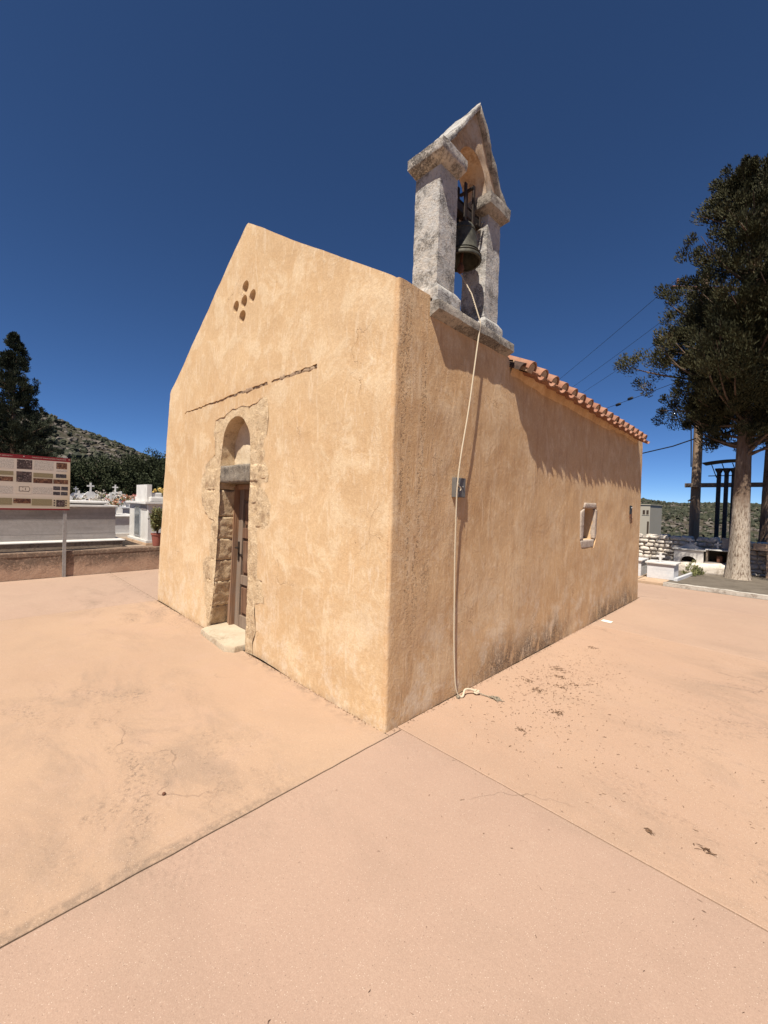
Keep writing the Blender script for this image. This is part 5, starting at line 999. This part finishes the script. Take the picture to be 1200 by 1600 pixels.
# ================================================================== TREES
def trunk_mesh(name, base, h, r0, r1, mat, parent, seed, lean=(0, 0), flare=.35, n=26):
    V = []; F = []; k = int(h / .12)
    for i in range(k + 1):
        t = i / k; z = h * t; r = r0 + (r1 - r0) * t + r0 * flare * math.exp(-z / .35)
        for j in range(n):
            a = 2 * math.pi * j / n; q = 1 + .10 * fbm((math.cos(a) * 1.5 + seed, math.sin(a) * 1.5, z * .5), 1.3, 3) + .06 * math.sin(a * 5 + seed + z * .3) * math.exp(-z / 1.2); V.append((base[0] + lean[0] * z + r * q * math.cos(a), base[1] + lean[1] * z + r * q * math.sin(a), base[2] + z))
    for i in range(k):
        for j in range(n): F.append((i * n + j, i * n + (j + 1) % n, (i + 1) * n + (j + 1) % n, (i + 1) * n + j))
    return obj(name, V, F, mat, parent, 180)
def cypress(loc, label, h, zb, radf, nbranch, per, leafsz, mat, seed, r0=.25, bark='bark', spread=.15, keep=None, grp=None, sub=6, thick=.035, gap=-1.0):
    t = thing('cypress_tree', label, 'tree', loc, grp); r = np.random.default_rng(seed)
    trunk_mesh('trunk', (0, 0, -.05), h * .86, r0, r0 * .2, bark, t, seed)
    C = []; O = []; S = []; m = MB(); made = 0; tries = 0
    while made < nbranch and tries < nbranch * 8:
        tries += 1; z = zb + (h - zb) * r.random() ** 1.1; a = r.uniform(0, 2 * math.pi)
        R = radf(z) * (0.84 + .62 * noise.noise(Vector((math.cos(a) * 1.9 + seed, math.sin(a) * 1.9, z * .9)))) * r.uniform(.72, 1.12); R = max(R, .12)
        if noise.noise(Vector((math.cos(a) * 1.4 - seed, math.sin(a) * 1.4 + 3, z * 1.25))) < gap - .3: continue
        rise = R * r.uniform(.15, .75); z0 = max(zb * .8, z - rise); tip = Vector((R * math.cos(a), R * math.sin(a), z)); st = Vector((0, 0, z0)); mid = st.lerp(tip, .55) + Vector((0, 0, -rise * .22)) + Vector(r.normal(size=3) * .06 * R)
        if keep and not (keep(*tip) and keep(*mid)): continue
        made += 1; P = spline([st, mid, tip], 5)
        m.tube(P, [max(.005, thick * min(1, R) * (1 - q / 11)) for q in range(11)], 5, False)
        nn = max(3, int(sub * (.5 + .6 * R)))
        for j in range(nn):
            q = 1 - (j / nn) * .72; k = min(10, int(q * 10)); b = P[k] + Vector(r.normal(size=3)) * (.05 + .13 * (1 - q) * R + .05 * R)
            if keep and not keep(*b): continue
            C.append(tuple(b)); d = (tip - mid).normalized(); O.append((d.x, d.y, d.z + .25)); S.append(spread * r.uniform(.6, 1.25) * (.55 + .45 * min(1, R)))
    leaf_cloud('crown', C, O, leafsz, per, S, mat, t, 3.4, seed, .3, None, .28)
    m.build('limb', 'bark', t, 180)
    return t
def interp(tab):
    def f(z):
        for (a, b), (c, d) in zip(tab, tab[1:]):
            if a <= z <= c: return b + (d - b) * (z - a) / (c - a)
        return tab[-1][1] if z > tab[-1][0] else tab[0][1]
    return f
def lit_trunk(x, y, z):                       # the near side of the crown leaves the foot of the trunk in the sun
    for h_ in (0.0, .5, 1.0, 1.5):
        t_ = z - h_
        if abs(x - .215 * t_) < .34 and abs(y + .22 + .565 * t_) < .5: return False
    if x < -.9 and z < 4.0: return False
    return y > -2.6 and z > 3.35 + max(0, -y - .6) * .35
cypress((1.08, 11.2, .03), 'big spreading cypress with limewashed trunk right of the chapel', 10.1, 3.7, interp([(3.3, 1.6), (4.4, 2.1), (5.5, 2.45), (6.4, 2.2), (7.4, 2.0), (8.4, 1.5), (9.2, 1.1), (9.8, .7), (10.2, .35)]), 225, 175, .075, 'cypress', 11, .205, 'lime_bark', .20, lit_trunk, None, 6, .04, .22)
cypress((1.50, 14.6, .0), 'dark cypress trunk and crown at the right picture edge', 10.4, 4.6, interp([(4, .9), (6, 1.5), (8, 1.2), (9.5, .8), (10.5, .3)]), 130, 110, .10, 'cypress', 12, .25, 'bark', .24, None, None, 6)
cypress((-27.6, -.45, cz(-27.6)), 'tall pointed cypress behind the information board', 9.35, .6, interp([(0, 1.5), (2, 2.0), (4, 1.85), (5.5, 1.5), (7, 1.1), (8, .75), (8.7, .45), (9.3, .12)]), 270, 80, .12, 'cypress_far', 13, .2, 'bark', .20, None, 'cypresses behind the board', 5, .035, .05)
cypress((-29.5, -2.6, cz(-29.5)), 'shorter cypress cut by the left picture edge', 8.3, .5, interp([(0, 1.5), (3, 2.0), (5, 1.8), (7, 1.0), (8.4, .2)]), 250, 80, .14, 'cypress_far', 14, .2, 'bark', .24, None, 'cypresses behind the board', 5)
def bushy(loc, label, h, R, nclump, seed, grp):
    t = thing('broadleaf_tree', label, 'tree', loc, grp); r = np.random.default_rng(seed); trunk_mesh('trunk', (0, 0, -.1), h * .5, .16, .09, 'bark', t, seed, n=12)
    C = []; O = []
    while len(C) < nclump:
        p = r.normal(size=3); p /= np.linalg.norm(p); q = .45 + .55 * r.random(); p = p * q * (1 + .3 * noise.noise(Vector(p * 1.7) + Vector((seed, 0, 0)))); x, y, z = p[0] * R, p[1] * R, h * .55 + p[2] * h * .46
        if z < .25: continue
        C.append((x, y, z)); O.append(tuple(p * .8))
    leaf_cloud('crown', C, O, .15, 50, .36, 'olive', t, 1.8, seed, .15); m = MB()
    for i in range(8): x, y, z = C[i]; m.tube([(0, 0, h * .3), (x * .5, y * .5, z * .7), (x, y, z)], [.07, .045, .015], 6)
    m.build('limb', 'bark', t, 180); return t
BT = [(-88, 44, 5.0, 2.9, 'left of the sign board, behind the cypress'), (-85.2, 43, 4.6, 2.6, 'above the top edge of the sign board'), (-82.8, 42, 4.2, 2.4, 'just right of the sign board corner'), (-80.7, 43, 4.3, 2.3, 'second right of the sign board'), (-78.6, 42, 4.6, 2.5, 'in the middle of the tree belt'), (-76.4, 41, 5.2, 2.6, 'tallest of the belt, above the graves'), (-74.2, 41, 5.3, 2.5, 'left of the chapel corner'), (-71.8, 40, 4.8, 2.5, 'partly hidden by the chapel corner'), (-79.6, 47, 5.0, 2.6, 'in the rear row, centre'), (-75.2, 47, 5.2, 2.7, 'in the rear row, right'), (-83.8, 48, 5.2, 2.8, 'in the rear row, left')]
for i, (az, r, h, R, lb) in enumerate(BT):
    x, y = polar(az, r); bushy((x, y, terrain_z(x, y) - .1), 'dark broadleaf tree behind the cemetery, ' + lb, h + .15, R, 210, 30 + i, 'trees behind the cemetery')
# weeds beside the tombs
t = thing('weed_clump', 'green weeds growing beside the chest tomb edging', 'plant', (.24, 10.9, .05)); C = [(random.gauss(0, .10), random.gauss(0, .22), abs(random.gauss(.10, .07))) for i in range(40)]; leaf_cloud('foliage', C, [(0, 0, 1)] * 40, .07, 14, .06, 'potleaf', t, 3, 3, .6); MB().tube([(0, 0, 0), (.02, .03, .2)], .006, 5).tube([(.05, .1, 0), (.02, .13, .22)], .006, 5).build('stem', 'bark', t)

# ================================================================== LITTER ON THE PAVEMENT
V = []; F = []; T = []
def sliver(x, y, L, w_, a, tint, curve):
    n = len(V); d = Vector((math.cos(a), math.sin(a), 0)); q = Vector((-d.y, d.x, 0)); p = Vector((x, y, .003)); e = q * curve * L
    for s, hgt in ((-.5, 0), (0, 1), (.5, 0)):
        c = p + d * L * s + e * (1 if s == 0 else 0) + Vector((0, 0, w_ * .8 * hgt + .001)); k = w_ * (.5 if s else 1); V.append(c - q * k); V.append(c + q * k)
        V[-1] = V[-1] + Vector((0, 0, w_ * .5))
    F.extend([(n, n + 2, n + 3, n + 1), (n + 2, n + 4, n + 5, n + 3)]); T.extend([tint, tint])
def scatter(cx, cy, sx, sy, n, L=(.006, .024), W=(.0005, .0013)):
    for i in range(n):
        x, y = random.gauss(cx, sx), random.gauss(cy, sy)
        if x < .015 and -.1 < y < 6.6: continue
        if x > 5.4 or y > 8.4: continue
        sliver(x, y, random.uniform(*L), random.uniform(*W), random.uniform(0, 3.2), random.random() * .8, random.uniform(-.2, .2))
scatter(.50, 1.75, .24, .50, 620, (.008, .030), (.0008, .0022)); scatter(.42, 2.7, .22, .5, 180); scatter(.9, 1.6, .5, .8, 380, (.006, .024), (.0007, .0017)); scatter(1.9, .8, .8, .6, 260, (.004, .016)); scatter(2.4, 2.6, 1.2, 1.5, 420); scatter(2.6, -.3, .5, .3, 50, (.004, .014)); scatter(2.0, 5.5, 1.3, .9, 120)
scatter(-1.5, -1.0, 1.6, .5, 40, (.004, .014)); scatter(1.2, -.6, .8, .5, 18, (.004, .014)); scatter(-6.3, -.6, .9, .5, 16, (.01, .04))
for i in range(420):
    yy = random.uniform(.05, 6.5); sliver(.012 + abs(random.gauss(0, .018)), yy, random.uniform(.004, .018), random.uniform(.0008, .0024), random.uniform(0, 3.2), random.random() * .9, 0)
    xx = random.uniform(-4.9, -.05)
    if not -3.05 < xx < -2.05: sliver(xx, -.012 - abs(random.gauss(0, .015)), random.uniform(.004, .014), random.uniform(.0015, .0035), random.uniform(0, 3.2), .3 + random.random() * .7, 0)
for cx, cy, s, n in ((.36, 2.09, .045, 30), (.453, 1.92, .028, 16), (.45, 1.47, .04, 26), (.71, 1.21, .03, 22), (.382, 3.05, .03, 18), (.636, .75, .02, 12), (1.52, .345, .009, 10), (1.74, .416, .012, 10), (.30, 1.6, .03, 14), (.55, 1.7, .03, 16), (.62, 1.85, .03, 12)): scatter(cx, cy, s, s * .7, int(n * 1.8), (.010, .035), (.0011, .0028))
me = bpy.data.meshes.new('cypress_litter'); me.from_pydata([tuple(q) for q in V], [], F); at = me.attributes.new('tint', 'FLOAT', 'FACE'); at.data.foreach_set('value', T); me.materials.append(M['litter']); o = bpy.data.objects.new('cypress_litter', me); COL.objects.link(o); tag(o, 'dry brown cypress twigs and needles scattered on the pavement', 'litter', kind='stuff')
o = obj('paper_scrap', [(.055, 4.40, .004), (.19, 4.38, .004), (.20, 4.46, .012), (.06, 4.50, .006), (.055, 4.40, .0045), (.19, 4.38, .005), (.20, 4.46, .0135), (.06, 4.50, .007)], [(3, 2, 1, 0), (4, 5, 6, 7)], 'paper'); tag(o, 'scrap of white paper lying by the foot of the side wall', 'paper')
m = MB(); bm = bmesh.new(); bmesh.ops.create_icosphere(bm, subdivisions=2, radius=.009); m.add([v.co * (1 + .2 * noise.noise(v.co * 120)) + Vector((-.372, -1.315, .006)) for v in bm.verts], [[v.index for v in f.verts] for f in bm.faces]); bm.free(); tag(m.build('pebble', 'rust', None, 60), 'small dark pebble on the pavement left of the joint', 'pebble')
